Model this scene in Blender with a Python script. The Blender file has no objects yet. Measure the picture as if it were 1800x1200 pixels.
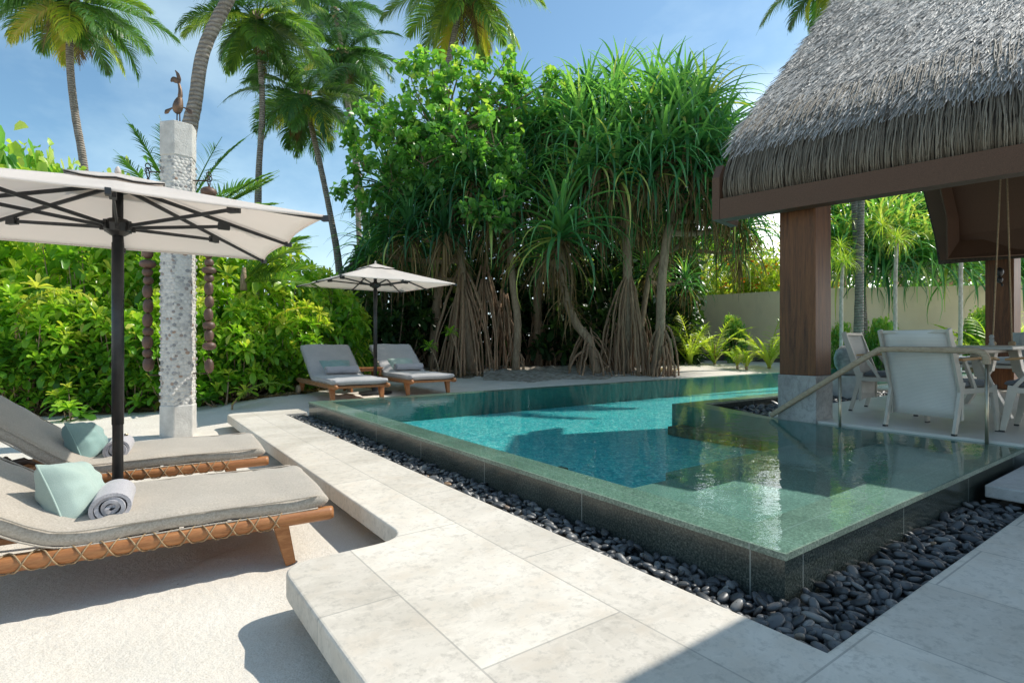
import bpy, bmesh, math, random
import numpy as np
from mathutils import Vector, Matrix
PI = math.pi
rnd = random.Random(7)
rng = np.random.default_rng(11)
scene = bpy.context.scene
COL = scene.collection

# ------------------------------------------------------------------ survey helpers
TH = math.radians(35.8)            # the pool's long axis is turned this far left of the viewing axis
CT, ST = math.cos(TH), math.sin(TH)
EYE = 1.2
def world(X, Y, z):                # right / forward distances from the tripod -> site axes
    return Vector((CT*X + ST*Y, -ST*X + CT*Y, z))
def local(u, v):
    return CT*u - ST*v, ST*u + CT*v
def at(px, py, Y):                 # a surveyed point: bearing and elevation at a forward distance
    return world((px-900)/956.0*Y, Y, EYE + (600-py)/956.0*Y)
def sstep(a, b, x):
    t = np.clip((x-a)/(b-a), 0, 1); return t*t*(3-2*t)
def terrain(u, v):
    X = CT*np.asarray(u) - ST*np.asarray(v); Y = ST*np.asarray(u) + CT*np.asarray(v)
    z = .05 + .25*sstep(6.9, 9.0, Y)*sstep(-6.5, -3.4, X) + .20*sstep(10, 17, Y) + .06*sstep(17, 24, Y)
    near = .33 + .13*np.clip(np.asarray(v)-7.6, 0, 9)
    return np.minimum(z, np.where(np.asarray(u) > 2.0, near, 9.0))
def gz(u, v): return float(terrain(u, v))
def on_ground(px, Y):
    p = world((px-900)/956.0*Y, Y, 0); p.z = gz(p.x, p.y); return p

# ------------------------------------------------------------------ materials
def newmat(name):
    m = bpy.data.materials.new(name); m.use_nodes = True
    m.node_tree.nodes.clear(); return m, m.node_tree
def nd(nt, t, ins=None, **props):
    n = nt.nodes.new(t)
    for k, v in props.items(): setattr(n, k, v)
    for k, v in (ins or {}).items():
        s = n.inputs[k]
        if isinstance(v, bpy.types.NodeSocket): nt.links.new(v, s)
        else: s.default_value = v
    return n
def c4(c): return (c[0], c[1], c[2], 1.0)
def ramp(nt, fac, stops, interp='LINEAR'):
    r = nt.nodes.new('ShaderNodeValToRGB'); r.color_ramp.interpolation = interp
    el = r.color_ramp.elements
    while len(el) < len(stops): el.new(.5)
    for e, (p, c) in zip(el, stops):
        e.position = p; e.color = c4(c) if not isinstance(c, (int, float)) else (c, c, c, 1)
    nt.links.new(fac, r.inputs[0]); return r.outputs[0]
def mixc(nt, fac, a, b, mode='MIX'):
    n = nt.nodes.new('ShaderNodeMix'); n.data_type = 'RGBA'; n.blend_type = mode
    for i, v in ((0, fac), (6, a), (7, b)):
        if isinstance(v, bpy.types.NodeSocket): nt.links.new(v, n.inputs[i])
        else: n.inputs[i].default_value = v if i == 0 else c4(v)
    return n.outputs[2]
def math_(nt, op, a, b=0.0):
    n = nt.nodes.new('ShaderNodeMath'); n.operation = op
    for i, v in ((0, a), (1, b)):
        if isinstance(v, bpy.types.NodeSocket): nt.links.new(v, n.inputs[i])
        else: n.inputs[i].default_value = v
    return n.outputs[0]
def coords(nt, scale=(1, 1, 1), rot=(0, 0, 0), kind='Object'):
    t = nd(nt, 'ShaderNodeTexCoord')
    mp = nd(nt, 'ShaderNodeMapping', {'Vector': t.outputs[kind], 'Scale': scale, 'Rotation': rot})
    return mp.outputs[0]
def noise(nt, vec, scale, detail=4, rough=.55, dist=0):
    return nd(nt, 'ShaderNodeTexNoise', {'Vector': vec, 'Scale': scale, 'Detail': detail, 'Roughness': rough, 'Distortion': dist}).outputs[0]
def finish(nt, surf):
    o = nd(nt, 'ShaderNodeOutputMaterial'); nt.links.new(surf, o.inputs[0])
def principled(nt, col, rough=.6, metal=0, bump=None, bstr=.3, bdist=.01, spec=.5, sheen=0, coat=0):
    p = nd(nt, 'ShaderNodeBsdfPrincipled')
    for k, v in (('Base Color', col), ('Roughness', rough), ('Metallic', metal), ('Specular IOR Level', spec), ('Sheen Weight', sheen), ('Coat Weight', coat)):
        if isinstance(v, bpy.types.NodeSocket): nt.links.new(v, p.inputs[k])
        else: p.inputs[k].default_value = c4(v) if k == 'Base Color' else v
    if bump is not None:
        b = nd(nt, 'ShaderNodeBump', {'Height': bump, 'Strength': bstr, 'Distance': bdist})
        nt.links.new(b.outputs[0], p.inputs['Normal'])
    return p.outputs[0]
MAT = {}
def simple(name, ca, cb, scale=8, rough=.6, metal=0, bscale=60, bstr=.2, bdist=.004, stretch=(1, 1, 1), spec=.5, sheen=0, detail=5):
    m, nt = newmat(name); v = coords(nt, stretch)
    n = noise(nt, v, scale, detail); n2 = noise(nt, v, bscale, 3)
    col = ramp(nt, n, [(.32, ca), (.68, cb)])
    finish(nt, principled(nt, col, rough, metal, n2, bstr, bdist, spec, sheen)); MAT[name] = m; return m
def foliage(name, stops, transl=.4, rough=.42, spec=.45, hue=.25, gain=1.75):
    m, nt = newmat(name)
    a = nd(nt, 'ShaderNodeAttribute', attribute_name='tint')
    oi = nd(nt, 'ShaderNodeObjectInfo')
    stops = [(q, tuple(min(.62, x*gain) for x in c)) for q, c in stops]
    f = math_(nt, 'ADD', a.outputs['Fac'], math_(nt, 'MULTIPLY', math_(nt, 'SUBTRACT', oi.outputs['Random'], .5), hue*.3))
    col = ramp(nt, f, stops)
    n = noise(nt, coords(nt), 35, 2)
    col = mixc(nt, math_(nt, 'MULTIPLY', n, .55), col, (.02, .035, .01), 'MULTIPLY') if False else col
    p = principled(nt, col, rough, 0, None, spec=spec)
    tcol = mixc(nt, 1.0, col, (1.3, 1.42, .55), 'MULTIPLY')
    t = nd(nt, 'ShaderNodeBsdfTranslucent', {'Color': tcol})
    mx = nd(nt, 'ShaderNodeMixShader', {0: transl, 1: p, 2: t.outputs[0]})
    finish(nt, mx.outputs[0]); MAT[name] = m; return m

def make_materials():
    # coral sand
    m, nt = newmat('coral_sand'); v = coords(nt)
    n1 = noise(nt, v, 2.2, 6, .6); n2 = noise(nt, v, 190, 2, .7); n3 = noise(nt, v, 24, 5, .65)
    spk = nd(nt, 'ShaderNodeTexVoronoi', {'Vector': v, 'Scale': 60.0}).outputs['Distance']
    c = ramp(nt, n1, [(.3, (.66, .61, .535)), (.7, (.76, .715, .64))])
    c = mixc(nt, ramp(nt, n2, [(.33, .55), (.55, 0.0)]), c, (.45, .38, .29))
    c = mixc(nt, ramp(nt, spk, [(.05, .6), (.11, 0.0)]), c, (.40, .33, .25))
    h = math_(nt, 'ADD', math_(nt, 'MULTIPLY', n3, 1.0), math_(nt, 'MULTIPLY', n2, .22))
    finish(nt, principled(nt, c, .95, 0, h, .55, .02, .15)); MAT['sand'] = m
    # limestone paving with thin joints
    def stone(name, ca, cb, vein, brick=True, off=(0, 0, 0)):
        m, nt = newmat(name); v = coords(nt)
        vs = coords(nt, (1.0, 1.7, 1), (0, 0, .5))
        n1 = noise(nt, vs, 1.5, 8, .58, .5); n2 = noise(nt, v, 30, 6, .72); n3 = noise(nt, vs, 3.2, 8, .62, 1.2)
        c = ramp(nt, n1, [(.28, ca), (.72, cb)])
        c = mixc(nt, ramp(nt, n3, [(.45, 0.0), (.495, .28), (.54, 0.0)]), c, vein)
        c = mixc(nt, ramp(nt, n2, [(.34, .5), (.5, 0.0)]), c, tuple(x*.66 for x in ca))
        n4 = noise(nt, v, 7.5, 6, .7); c = mixc(nt, ramp(nt, n4, [(.5, 0.0), (.68, .35)]), c, (ca[0]*1.02, ca[1]*.93, ca[2]*.84))
        h = n2
        if brick:
            bv = nd(nt, 'ShaderNodeMapping', {'Vector': nd(nt, 'ShaderNodeTexCoord').outputs['Object'], 'Rotation': (0, 0, PI/2), 'Location': (.18, -.27, 0)}).outputs[0]
            b = nd(nt, 'ShaderNodeTexBrick', {'Vector': bv, 'Scale': 1.0, 'Mortar Size': .0038, 'Mortar Smooth': .2, 'Brick Width': 1.15, 'Row Height': .58,
                                              'Color1': (.88, .875, .87, 1), 'Color2': (1.05, 1.05, 1.05, 1), 'Mortar': (1, 1, 1, 1)}, offset=.5)
            c = mixc(nt, 1.0, c, b.outputs[0], 'MULTIPLY')
            c = mixc(nt, math_(nt, 'MULTIPLY', b.outputs[1], .55), c, (.26, .245, .22))
            h = math_(nt, 'SUBTRACT', math_(nt, 'MULTIPLY', n2, .5), b.outputs[1])
        rg = ramp(nt, n1, [(.3, .5), (.7, .72)])
        finish(nt, principled(nt, c, rg, 0, h, .35, .004, .35)); MAT[name] = m
    stone('limestone', (.56, .51, .435), (.755, .70, .615), (.82, .755, .665))
    stone('slab_stone', (.46, .44, .41), (.60, .58, .55), (.7, .68, .64), False)
    stone('marble', (.27, .255, .235), (.56, .53, .49), (.09, .09, .09), False)
    # polished floor of the pavilion
    simple('floor_plaster', (.62, .58, .52), (.72, .68, .615), 1.5, .38, 0, 40, .05)
    # granite
    def granite(name, ca, cb, cc, rough, coat=0.0, js=.003):
        m, nt = newmat(name); v = coords(nt)
        n = noise(nt, v, 95, 3, .8); n1 = noise(nt, v, 3.0, 5)
        c = ramp(nt, n, [(.34, ca), (.5, cb), (.66, cc)])
        c = mixc(nt, ramp(nt, n1, [(.3, .45), (.7, 0.0)]), c, tuple(x*.5 for x in ca))
        sx = nd(nt, 'ShaderNodeSeparateXYZ', {0: nd(nt, 'ShaderNodeTexCoord').outputs['Object']})
        jm = None
        for ax, step, o in ((0, 1.02, .35), (1, .98, .33)):
            f = math_(nt, 'FRACT', math_(nt, 'DIVIDE', math_(nt, 'ADD', sx.outputs[ax], o+50), step))
            d = math_(nt, 'LESS_THAN', math_(nt, 'ABSOLUTE', math_(nt, 'SUBTRACT', f, .5)), js)
            jm = d if jm is None else math_(nt, 'MAXIMUM', jm, d)
        c = mixc(nt, math_(nt, 'MULTIPLY', jm, .7), c, (.34, .36, .33))
        finish(nt, principled(nt, c, rough, 0, n, .05, .002, .5, 0, coat)); MAT[name] = m
    granite('granite_wall', (.022, .030, .027), (.060, .072, .063), (.155, .17, .145), .16)
    granite('granite_coping', (.09, .13, .10), (.22, .285, .22), (.46, .52, .41), .4)
    granite('granite_step', (.085, .15, .125), (.215, .32, .265), (.44, .55, .45), .5)
    # pool mosaic with caustic light painted into its colour as a bright web
    m, nt = newmat('pool_mosaic_caustics'); v = coords(nt)
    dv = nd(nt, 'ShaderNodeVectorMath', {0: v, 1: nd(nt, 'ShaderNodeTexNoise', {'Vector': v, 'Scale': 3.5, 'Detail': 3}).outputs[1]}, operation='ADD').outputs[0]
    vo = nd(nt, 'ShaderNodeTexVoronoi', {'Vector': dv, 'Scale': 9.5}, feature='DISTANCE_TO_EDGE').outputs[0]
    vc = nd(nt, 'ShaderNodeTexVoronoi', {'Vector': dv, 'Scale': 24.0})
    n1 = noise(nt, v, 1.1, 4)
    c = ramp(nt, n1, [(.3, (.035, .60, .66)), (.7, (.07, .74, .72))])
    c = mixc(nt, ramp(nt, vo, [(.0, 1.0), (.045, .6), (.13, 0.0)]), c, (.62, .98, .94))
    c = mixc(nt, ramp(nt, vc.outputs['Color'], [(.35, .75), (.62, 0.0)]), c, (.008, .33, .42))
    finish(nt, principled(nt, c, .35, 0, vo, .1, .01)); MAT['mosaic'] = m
    simple('pool_wall_tile', (.02, .13, .12), (.035, .18, .165), 14, .35, 0, 40, .1)
    # water: a clear skin, Fresnel mirror over a tinted see-through layer
    m, nt = newmat('pool_water'); v = coords(nt)
    w1 = noise(nt, coords(nt, (1, 1.3, 1), (0, 0, .6)), 5.5, 3, .55, .6); w2 = noise(nt, v, 22, 2, .5)
    h = math_(nt, 'ADD', w1, math_(nt, 'MULTIPLY', w2, .10))
    b = nd(nt, 'ShaderNodeBump', {'Height': h, 'Strength': .024, 'Distance': .1})
    gl = nd(nt, 'ShaderNodeBsdfGlossy', {'Color': (1, 1, 1, 1), 'Roughness': .015, 'Normal': b.outputs[0]})
    tr = nd(nt, 'ShaderNodeBsdfTransparent', {'Color': (.80, .97, .95, 1)})
    fr = nd(nt, 'ShaderNodeFresnel', {'IOR': 1.33, 'Normal': b.outputs[0]})
    mx = nd(nt, 'ShaderNodeMixShader', {0: math_(nt, 'MINIMUM', fr.outputs[0], .36), 1: tr.outputs[0], 2: gl.outputs[0]})
    finish(nt, mx.outputs[0]); MAT['water'] = m
    # pebbles coloured one by one
    m, nt = newmat('black_pebble'); v = coords(nt)
    a = nd(nt, 'ShaderNodeAttribute', attribute_name='tint').outputs['Fac']
    c = ramp(nt, a, [(0, (.036, .038, .041)), (.5, (.10, .102, .105)), (.85, (.23, .225, .215)), (.95, (.22, .205, .18)), (1, (.30, .19, .11))])
    n = noise(nt, v, 55, 4); c = mixc(nt, ramp(nt, n, [(.5, 0.0), (.75, .35)]), c, (.16, .16, .165))
    finish(nt, principled(nt, c, .42, 0, n, .15, .004)); MAT['pebble'] = m
    # woods
    def wood(name, ca, cb, stretch, rough=.5, scale=3.0):
        m, nt = newmat(name); v = coords(nt, stretch)
        n = noise(nt, v, scale, 8, .62, 1.2); n2 = noise(nt, v, scale*9, 4, .6)
        g = math_(nt, 'ADD', math_(nt, 'MULTIPLY', n, .7), math_(nt, 'MULTIPLY', n2, .3))
        c = ramp(nt, g, [(.36, ca), (.5, tuple((x+y)/2 for x, y in zip(ca, cb))), (.64, cb)])
        finish(nt, principled(nt, c, rough, 0, n2, .2, .003, .4)); MAT[name] = m
    wood('teak', (.26, .095, .03), (.45, .20, .075), (2, 14, 14), .42)
    wood('teak_arm', (.36, .19, .075), (.56, .33, .15), (3, 14, 14), .5)
    wood('grey_teak', (.31, .215, .13), (.52, .41, .28), (6, 6, 22), .6)
    wood('post_wood', (.055, .019, .006), (.20, .078, .025), (7, 7, .45), .5, 2.4)
    wood('branch_bark', (.18, .12, .075), (.42, .315, .21), (3, 3, .8), .85, 5)
    wood('root_bark', (.16, .095, .055), (.44, .29, .18), (4, 4, .6), .85, 6)
    # palm bark, ringed
    m, nt = newmat('palm_bark'); v = coords(nt)
    dz = nd(nt, 'ShaderNodeTexWave', {'Vector': v, 'Scale': 4.2, 'Distortion': 2.2, 'Detail': 3, 'Detail Scale': 2.0}, bands_direction='Z').outputs[1]
    n = noise(nt, v, 9, 6, .65)
    c = ramp(nt, n, [(.3, (.17, .145, .12)), (.7, (.38, .34, .295))])
    c = mixc(nt, ramp(nt, dz, [(.0, .65), (.35, 0.0)]), c, (.10, .08, .065))
    finish(nt, principled(nt, c, .9, 0, math_(nt, 'ADD', dz, n), .7, .03, .2)); MAT['palm_bark'] = m
    simple('pale_stem', (.42, .36, .29), (.66, .60, .52), 14, .75, 0, 40, .3, .01)
    # cloth
    def cloth(name, ca, cb, scale=420, rough=.9, big=3.0, transl=0.0, sheen=.3):
        m, nt = newmat(name); v = coords(nt)
        n = noise(nt, v, scale, 2, .7); n1 = noise(nt, v, big, 5)
        if name == 'sling_cloth':
            wv = nd(nt, 'ShaderNodeTexWave', {'Vector': v, 'Scale': 26.0, 'Distortion': .6}, bands_direction='Z').outputs[1]; n = math_(nt, 'ADD', math_(nt, 'MULTIPLY', n, .55), math_(nt, 'MULTIPLY', wv, .45))
        c = ramp(nt, n, [(.3, ca), (.7, cb)])
        c = mixc(nt, ramp(nt, n1, [(.35, .25), (.65, 0.0)]), c, tuple(x*.72 for x in ca))
        s = principled(nt, c, rough, 0, math_(nt, 'ADD', n, math_(nt, 'MULTIPLY', n1, 2)), .25, .004, .2, sheen)
        if transl:
            t = nd(nt, 'ShaderNodeBsdfTranslucent', {'Color': c4(cb)})
            s = nd(nt, 'ShaderNodeMixShader', {0: transl, 1: s, 2: t.outputs[0]}).outputs[0]
        finish(nt, s); MAT[name] = m
    cloth('mattress_cloth', (.33, .285, .23), (.51, .455, .385), 120)
    cloth('mattress_cloth_far', (.34, .33, .33), (.50, .48, .47), 120)
    cloth('pillow_cloth', (.20, .32, .30), (.27, .39, .365), 300)
    cloth('pale_pillow_cloth', (.32, .42, .375), (.40, .49, .44), 300)
    cloth('towel_cloth', (.33, .32, .34), (.52, .50, .52), 160)
    cloth('canopy_cloth', (.84, .775, .72), (.88, .83, .785), 500, .85, 1.2, .48, .1)
    cloth('cushion_cloth', (.13, .135, .14), (.20, .205, .21), 260)
    cloth('sling_cloth', (.70, .66, .60), (.86, .82, .75), 330, .7, 4, .12)
    cloth('light_cushion_cloth', (.50, .50, .49), (.62, .62, .61), 260)
    # metals and the like
    simple('dark_metal', (.028, .030, .033), (.045, .047, .05), 12, .42, .4, 200, .04)
    simple('brown_metal', (.075, .035, .017), (.125, .064, .034), 160, .6, .15, 260, .4, .003)
    simple('chair_paint', (.52, .465, .39), (.58, .53, .45), 10, .4, .1, 90, .04)
    simple('rail_metal', (.36, .31, .22), (.50, .44, .33), 12, .28, .85, 60, .05)
    simple('iron', (.03, .022, .018), (.09, .05, .03), 25, .7, .5, 60, .3)
    simple('rust_metal', (.09, .07, .06), (.26, .15, .085), 9, .5, .6, 70, .25)
    simple('black_plastic', (.012, .012, .013), (.022, .022, .022), 10, .35)
    simple('cord', (.25, .165, .085), (.42, .29, .165), 60, .8, 0, 90, .3)
    simple('rope', (.30, .19, .10), (.50, .36, .22), 50, .85, 0, 120, .5, .004)
    simple('bead_stone', (.075, .038, .024), (.155, .085, .058), 7, .5, 0, 60, .2)
    simple('cast_stone', (.45, .43, .395), (.62, .595, .55), 9, .85, 0, 55, .6, .008)
    m, nt = newmat('column_pebble'); v = coords(nt)
    a = nd(nt, 'ShaderNodeAttribute', attribute_name='tint').outputs['Fac']
    c = ramp(nt, a, [(0, (.54, .51, .46)), (.55, (.64, .61, .56)), (.74, (.42, .405, .385)), (.92, (.27, .265, .26)), (1, (.36, .24, .17))])
    n = noise(nt, v, 40, 4)
    finish(nt, principled(nt, c, .55, 0, n, .15, .004)); MAT['column_pebble'] = m
    simple('plaster_wall', (.72, .57, .40), (.80, .65, .47), 1.3, .9, 0, 45, .25, .006)
    m, nt = newmat('plaster_wall'); v = coords(nt)
    n1 = noise(nt, v, .9, 6, .6); n2 = noise(nt, coords(nt, (1.2, 1.2, .5)), 1.3, 7, .65); n3 = noise(nt, v, 45, 3)
    c = ramp(nt, n1, [(.3, (.80, .63, .43)), (.7, (.90, .73, .52))])
    c = mixc(nt, ramp(nt, n2, [(.5, 0.0), (.75, .4)]), c, (.56, .44, .31))
    finish(nt, principled(nt, c, .9, 0, n3, .3, .006, .2)); MAT['plaster_wall'] = m
    simple('wall_base', (.10, .09, .08), (.16, .145, .13), 5, .9)
    simple('ceiling_board', (.03, .02, .015), (.055, .035, .025), 8, .6, 0, 30, .2, .004, (1, 18, 1))
    simple('pot_stone', (.15, .142, .135), (.46, .44, .415), 7, .85, 0, 40, .7, .01)
    simple('mound_soil', (.22, .18, .135), (.52, .47, .40), 9, .95, 0, 40, .9, .03)
    simple('soil', (.13, .095, .065), (.33, .27, .20), 14, .95, 0, 50, .8, .03)
    # thatch
    for nm, st in (('thatch_reed', [(0, (.25, .23, .205)), (.5, (.43, .405, .37)), (1, (.60, .575, .535))]),
                   ('thatch_cord', [(0, (.085, .068, .046)), (.5, (.195, .163, .118)), (1, (.32, .28, .215))])):
        m, nt = newmat(nm)
        a = nd(nt, 'ShaderNodeAttribute', attribute_name='tint').outputs['Fac']
        n = noise(nt, coords(nt), 120, 3)
        c = ramp(nt, math_(nt, 'ADD', a, math_(nt, 'MULTIPLY', math_(nt, 'SUBTRACT', n, .5), .35)), st)
        finish(nt, principled(nt, c, .68, 0, n, .3, .004, .3)); MAT[nm] = m
    simple('thatch_under', (.035, .027, .02), (.09, .07, .05), 30, .9, 0, 60, .5, .01)
    # foliage
    foliage('leaf_glossy', [(0, (.020, .055, .008)), (.4, (.065, .15, .014)), (.7, (.15, .26, .022)), (.92, (.30, .38, .04)), (1, (.5, .40, .05))], .45, .3, gain=2.7)
    foliage('leaf_heart', [(0, (.018, .050, .013)), (.5, (.055, .125, .025)), (.85, (.14, .24, .035)), (1, (.33, .34, .05))], .48, .34, gain=3.7)
    foliage('leaf_strap', [(0, (.009, .032, .014)), (.5, (.026, .078, .028)), (.85, (.085, .165, .045)), (1, (.22, .24, .05))], .38, .26, .6, gain=3.7)
    foliage('leaf_dry', [(0, (.055, .040, .022)), (.5, (.14, .095, .050)), (1, (.27, .19, .10))], .3, .7, .2)
    foliage('leaf_palm', [(0, (.020, .060, .020)), (.45, (.055, .125, .028)), (.75, (.17, .23, .03)), (.9, (.28, .30, .035)), (1, (.32, .24, .05))], .42, .36)
    foliage('leaf_young', [(0, (.10, .20, .02)), (.5, (.24, .32, .035)), (.85, (.46, .42, .07)), (1, (.52, .42, .20))], .45, .4)
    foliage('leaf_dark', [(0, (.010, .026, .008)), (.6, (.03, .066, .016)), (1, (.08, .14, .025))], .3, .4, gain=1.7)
    foliage('petal', [(0, (.6, .06, .02)), (1, (.75, .22, .03))], .4, .6)

# ------------------------------------------------------------------ objects
def setp(o, label=None, cat=None, group=None, kind=None):
    if label: o['label'] = label
    if cat: o['category'] = cat
    if group: o['group'] = group
    if kind: o['kind'] = kind
    return o
def thing(name, label, cat, loc=(0, 0, 0), rz=0, group=None):
    o = bpy.data.objects.new(name, None); COL.objects.link(o)
    o.empty_display_size = .1; o.location = loc; o.rotation_euler = (0, 0, rz)
    return setp(o, label, cat, group)
def copy_tree(o, parent=None):
    c = o.copy(); COL.objects.link(c)
    if parent is not None: c.parent = parent
    for ch in list(o.children): copy_tree(ch, c)
    return c
def link(name, me, mat, parent=None, label=None):
    o = bpy.data.objects.new(name, me); COL.objects.link(o)
    if mat: me.materials.append(MAT[mat])
    if parent is not None: o.parent = parent
    if label: o['label'] = label
    return o

class MB:
    def __init__(s): s.v = []; s.f = []; s.t = []; s.tint = 0.0
    def _add(s, vs, fs):
        o = len(s.v); s.v += [tuple(p) for p in vs]; s.t += [s.tint]*len(vs)
        s.f += [tuple(i+o for i in f) for f in fs]; return s
    def box(s, c, d, rz=0, taper=(1, 1), M=None):
        x, y, z = d[0]/2, d[1]/2, d[2]/2
        vs = []
        for k, (tx, ty) in ((-1, (1, 1)), (1, taper)):
            for i, j in ((-1, -1), (1, -1), (1, 1), (-1, 1)): vs.append(Vector((i*x*tx, j*y*ty, k*z)))
        R = Matrix.Rotation(rz, 3, 'Z') if M is None else M
        vs = [R @ p + Vector(c) for p in vs]
        return s._add(vs, [(3, 2, 1, 0), (4, 5, 6, 7), (0, 1, 5, 4), (1, 2, 6, 5), (2, 3, 7, 6), (3, 0, 4, 7)])
    def bar(s, a, b, w, h, up=(0, 0, 1), w2=None, h2=None):
        a, b = Vector(a), Vector(b); d = (b-a).normalized(); up = Vector(up)
        sd = d.cross(up)
        if sd.length < 1e-4: sd = d.cross(Vector((1, 0, 0)))
        sd.normalize(); n = sd.cross(d)
        w2 = w2 or w; h2 = h2 or h; vs = []
        for p, ww, hh in ((a, w, h), (b, w2, h2)):
            for i, j in ((-1, -1), (1, -1), (1, 1), (-1, 1)): vs.append(p + sd*(i*ww/2) + n*(j*hh/2))
        return s._add(vs, [(0, 1, 2, 3), (7, 6, 5, 4), (4, 5, 1, 0), (5, 6, 2, 1), (6, 7, 3, 2), (7, 4, 0, 3)])
    def tube(s, pts, rad, n=8, caps=True):
        pts = [Vector(p) for p in pts]
        if not hasattr(rad, '__len__'): rad = [rad]*len(pts)
        t0 = (pts[1]-pts[0]).normalized(); ref = Vector((0, 0, 1)) if abs(t0.z) < .9 else Vector((1, 0, 0))
        a = t0.cross(ref).normalized(); vs = []
        for i, p in enumerate(pts):
            t = (pts[min(i+1, len(pts)-1)] - pts[max(i-1, 0)])
            t = t.normalized() if t.length > 1e-9 else t0
            a = (a - t*a.dot(t)).normalized(); b = t.cross(a)
            for k in range(n):
                q = 2*PI*k/n; vs.append(p + (a*math.cos(q) + b*math.sin(q))*rad[i])
        fs = []
        for i in range(len(pts)-1):
            for k in range(n):
                k2 = (k+1) % n; fs.append((i*n+k, i*n+k2, (i+1)*n+k2, (i+1)*n+k))
        if caps:
            fs.append(tuple(range(n))[::-1]); fs.append(tuple((len(pts)-1)*n+k for k in range(n)))
        return s._add(vs, fs)
    def lathe(s, prof, n=20, c=(0, 0, 0), sx=1, sy=1):
        vs = []; c = Vector(c)
        for r, z in prof:
            for k in range(n):
                q = 2*PI*k/n; vs.append(c + Vector((r*math.cos(q)*sx, r*math.sin(q)*sy, z)))
        fs = []
        for i in range(len(prof)-1):
            for k in range(n):
                k2 = (k+1) % n; fs.append((i*n+k, i*n+k2, (i+1)*n+k2, (i+1)*n+k))
        fs.append(tuple(range(n))[::-1]); fs.append(tuple((len(prof)-1)*n+k for k in range(n)))
        return s._add(vs, fs)
    def ball(s, c, r, n=12, m=8, M=None):
        prof = [(math.sin(PI*(i+.02)/(m+.04)), -math.cos(PI*(i+.02)/(m+.04))) for i in range(m+1)]
        vs = []; c = Vector(c)
        for a, z in prof:
            for k in range(n):
                q = 2*PI*k/n; p = Vector((a*math.cos(q)*r[0], a*math.sin(q)*r[1], z*r[2]))
                vs.append(c + (M @ p if M is not None else p))
        fs = []
        for i in range(m):
            for k in range(n):
                k2 = (k+1) % n; fs.append((i*n+k, i*n+k2, (i+1)*n+k2, (i+1)*n+k))
        return s._add(vs, fs)
    def prism(s, poly, z0, z1):
        n = len(poly)
        vs = [(p[0], p[1], z0) for p in poly] + [(p[0], p[1], z1) for p in poly]
        return s._add(vs, [tuple(range(n))[::-1], tuple(range(n, 2*n))] + [(i, (i+1) % n, n+(i+1) % n, n+i) for i in range(n)])
    def sheet(s, rows):
        n = len(rows[0]); vs = [p for r in rows for p in r]
        return s._add(vs, [(i*n+k, i*n+k+1, (i+1)*n+k+1, (i+1)*n+k) for i in range(len(rows)-1) for k in range(n-1)])
    def build(s, name, mat, parent=None, smooth=False, bevel=0, label=None, subsurf=0, seg=2, solid=0):
        me = bpy.data.meshes.new(name); me.from_pydata(s.v, [], s.f)
        if any(s.t):
            a = me.attributes.new('tint', 'FLOAT', 'POINT'); a.data.foreach_set('value', np.array(s.t, np.float32))
        bm = bmesh.new(); bm.from_mesh(me)
        if len(bm.faces) > 1: bmesh.ops.recalc_face_normals(bm, faces=bm.faces)
        if bevel:
            bmesh.ops.bevel(bm, geom=[e for e in bm.edges if len(e.link_faces) == 2 and e.calc_face_angle(0) > .6], offset=bevel, segments=seg, profile=.5, affect='EDGES', clamp_overlap=True)
        bm.to_mesh(me); bm.free()
        if smooth: me.polygons.foreach_set('use_smooth', [True]*len(me.polygons))
        o = link(name, me, mat, parent, label)
        if solid: md = o.modifiers.new('thickness', 'SOLIDIFY'); md.thickness = solid; md.offset = 0
        if subsurf: md = o.modifiers.new('smooth', 'SUBSURF'); md.levels = md.render_levels = subsurf
        return o

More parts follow.
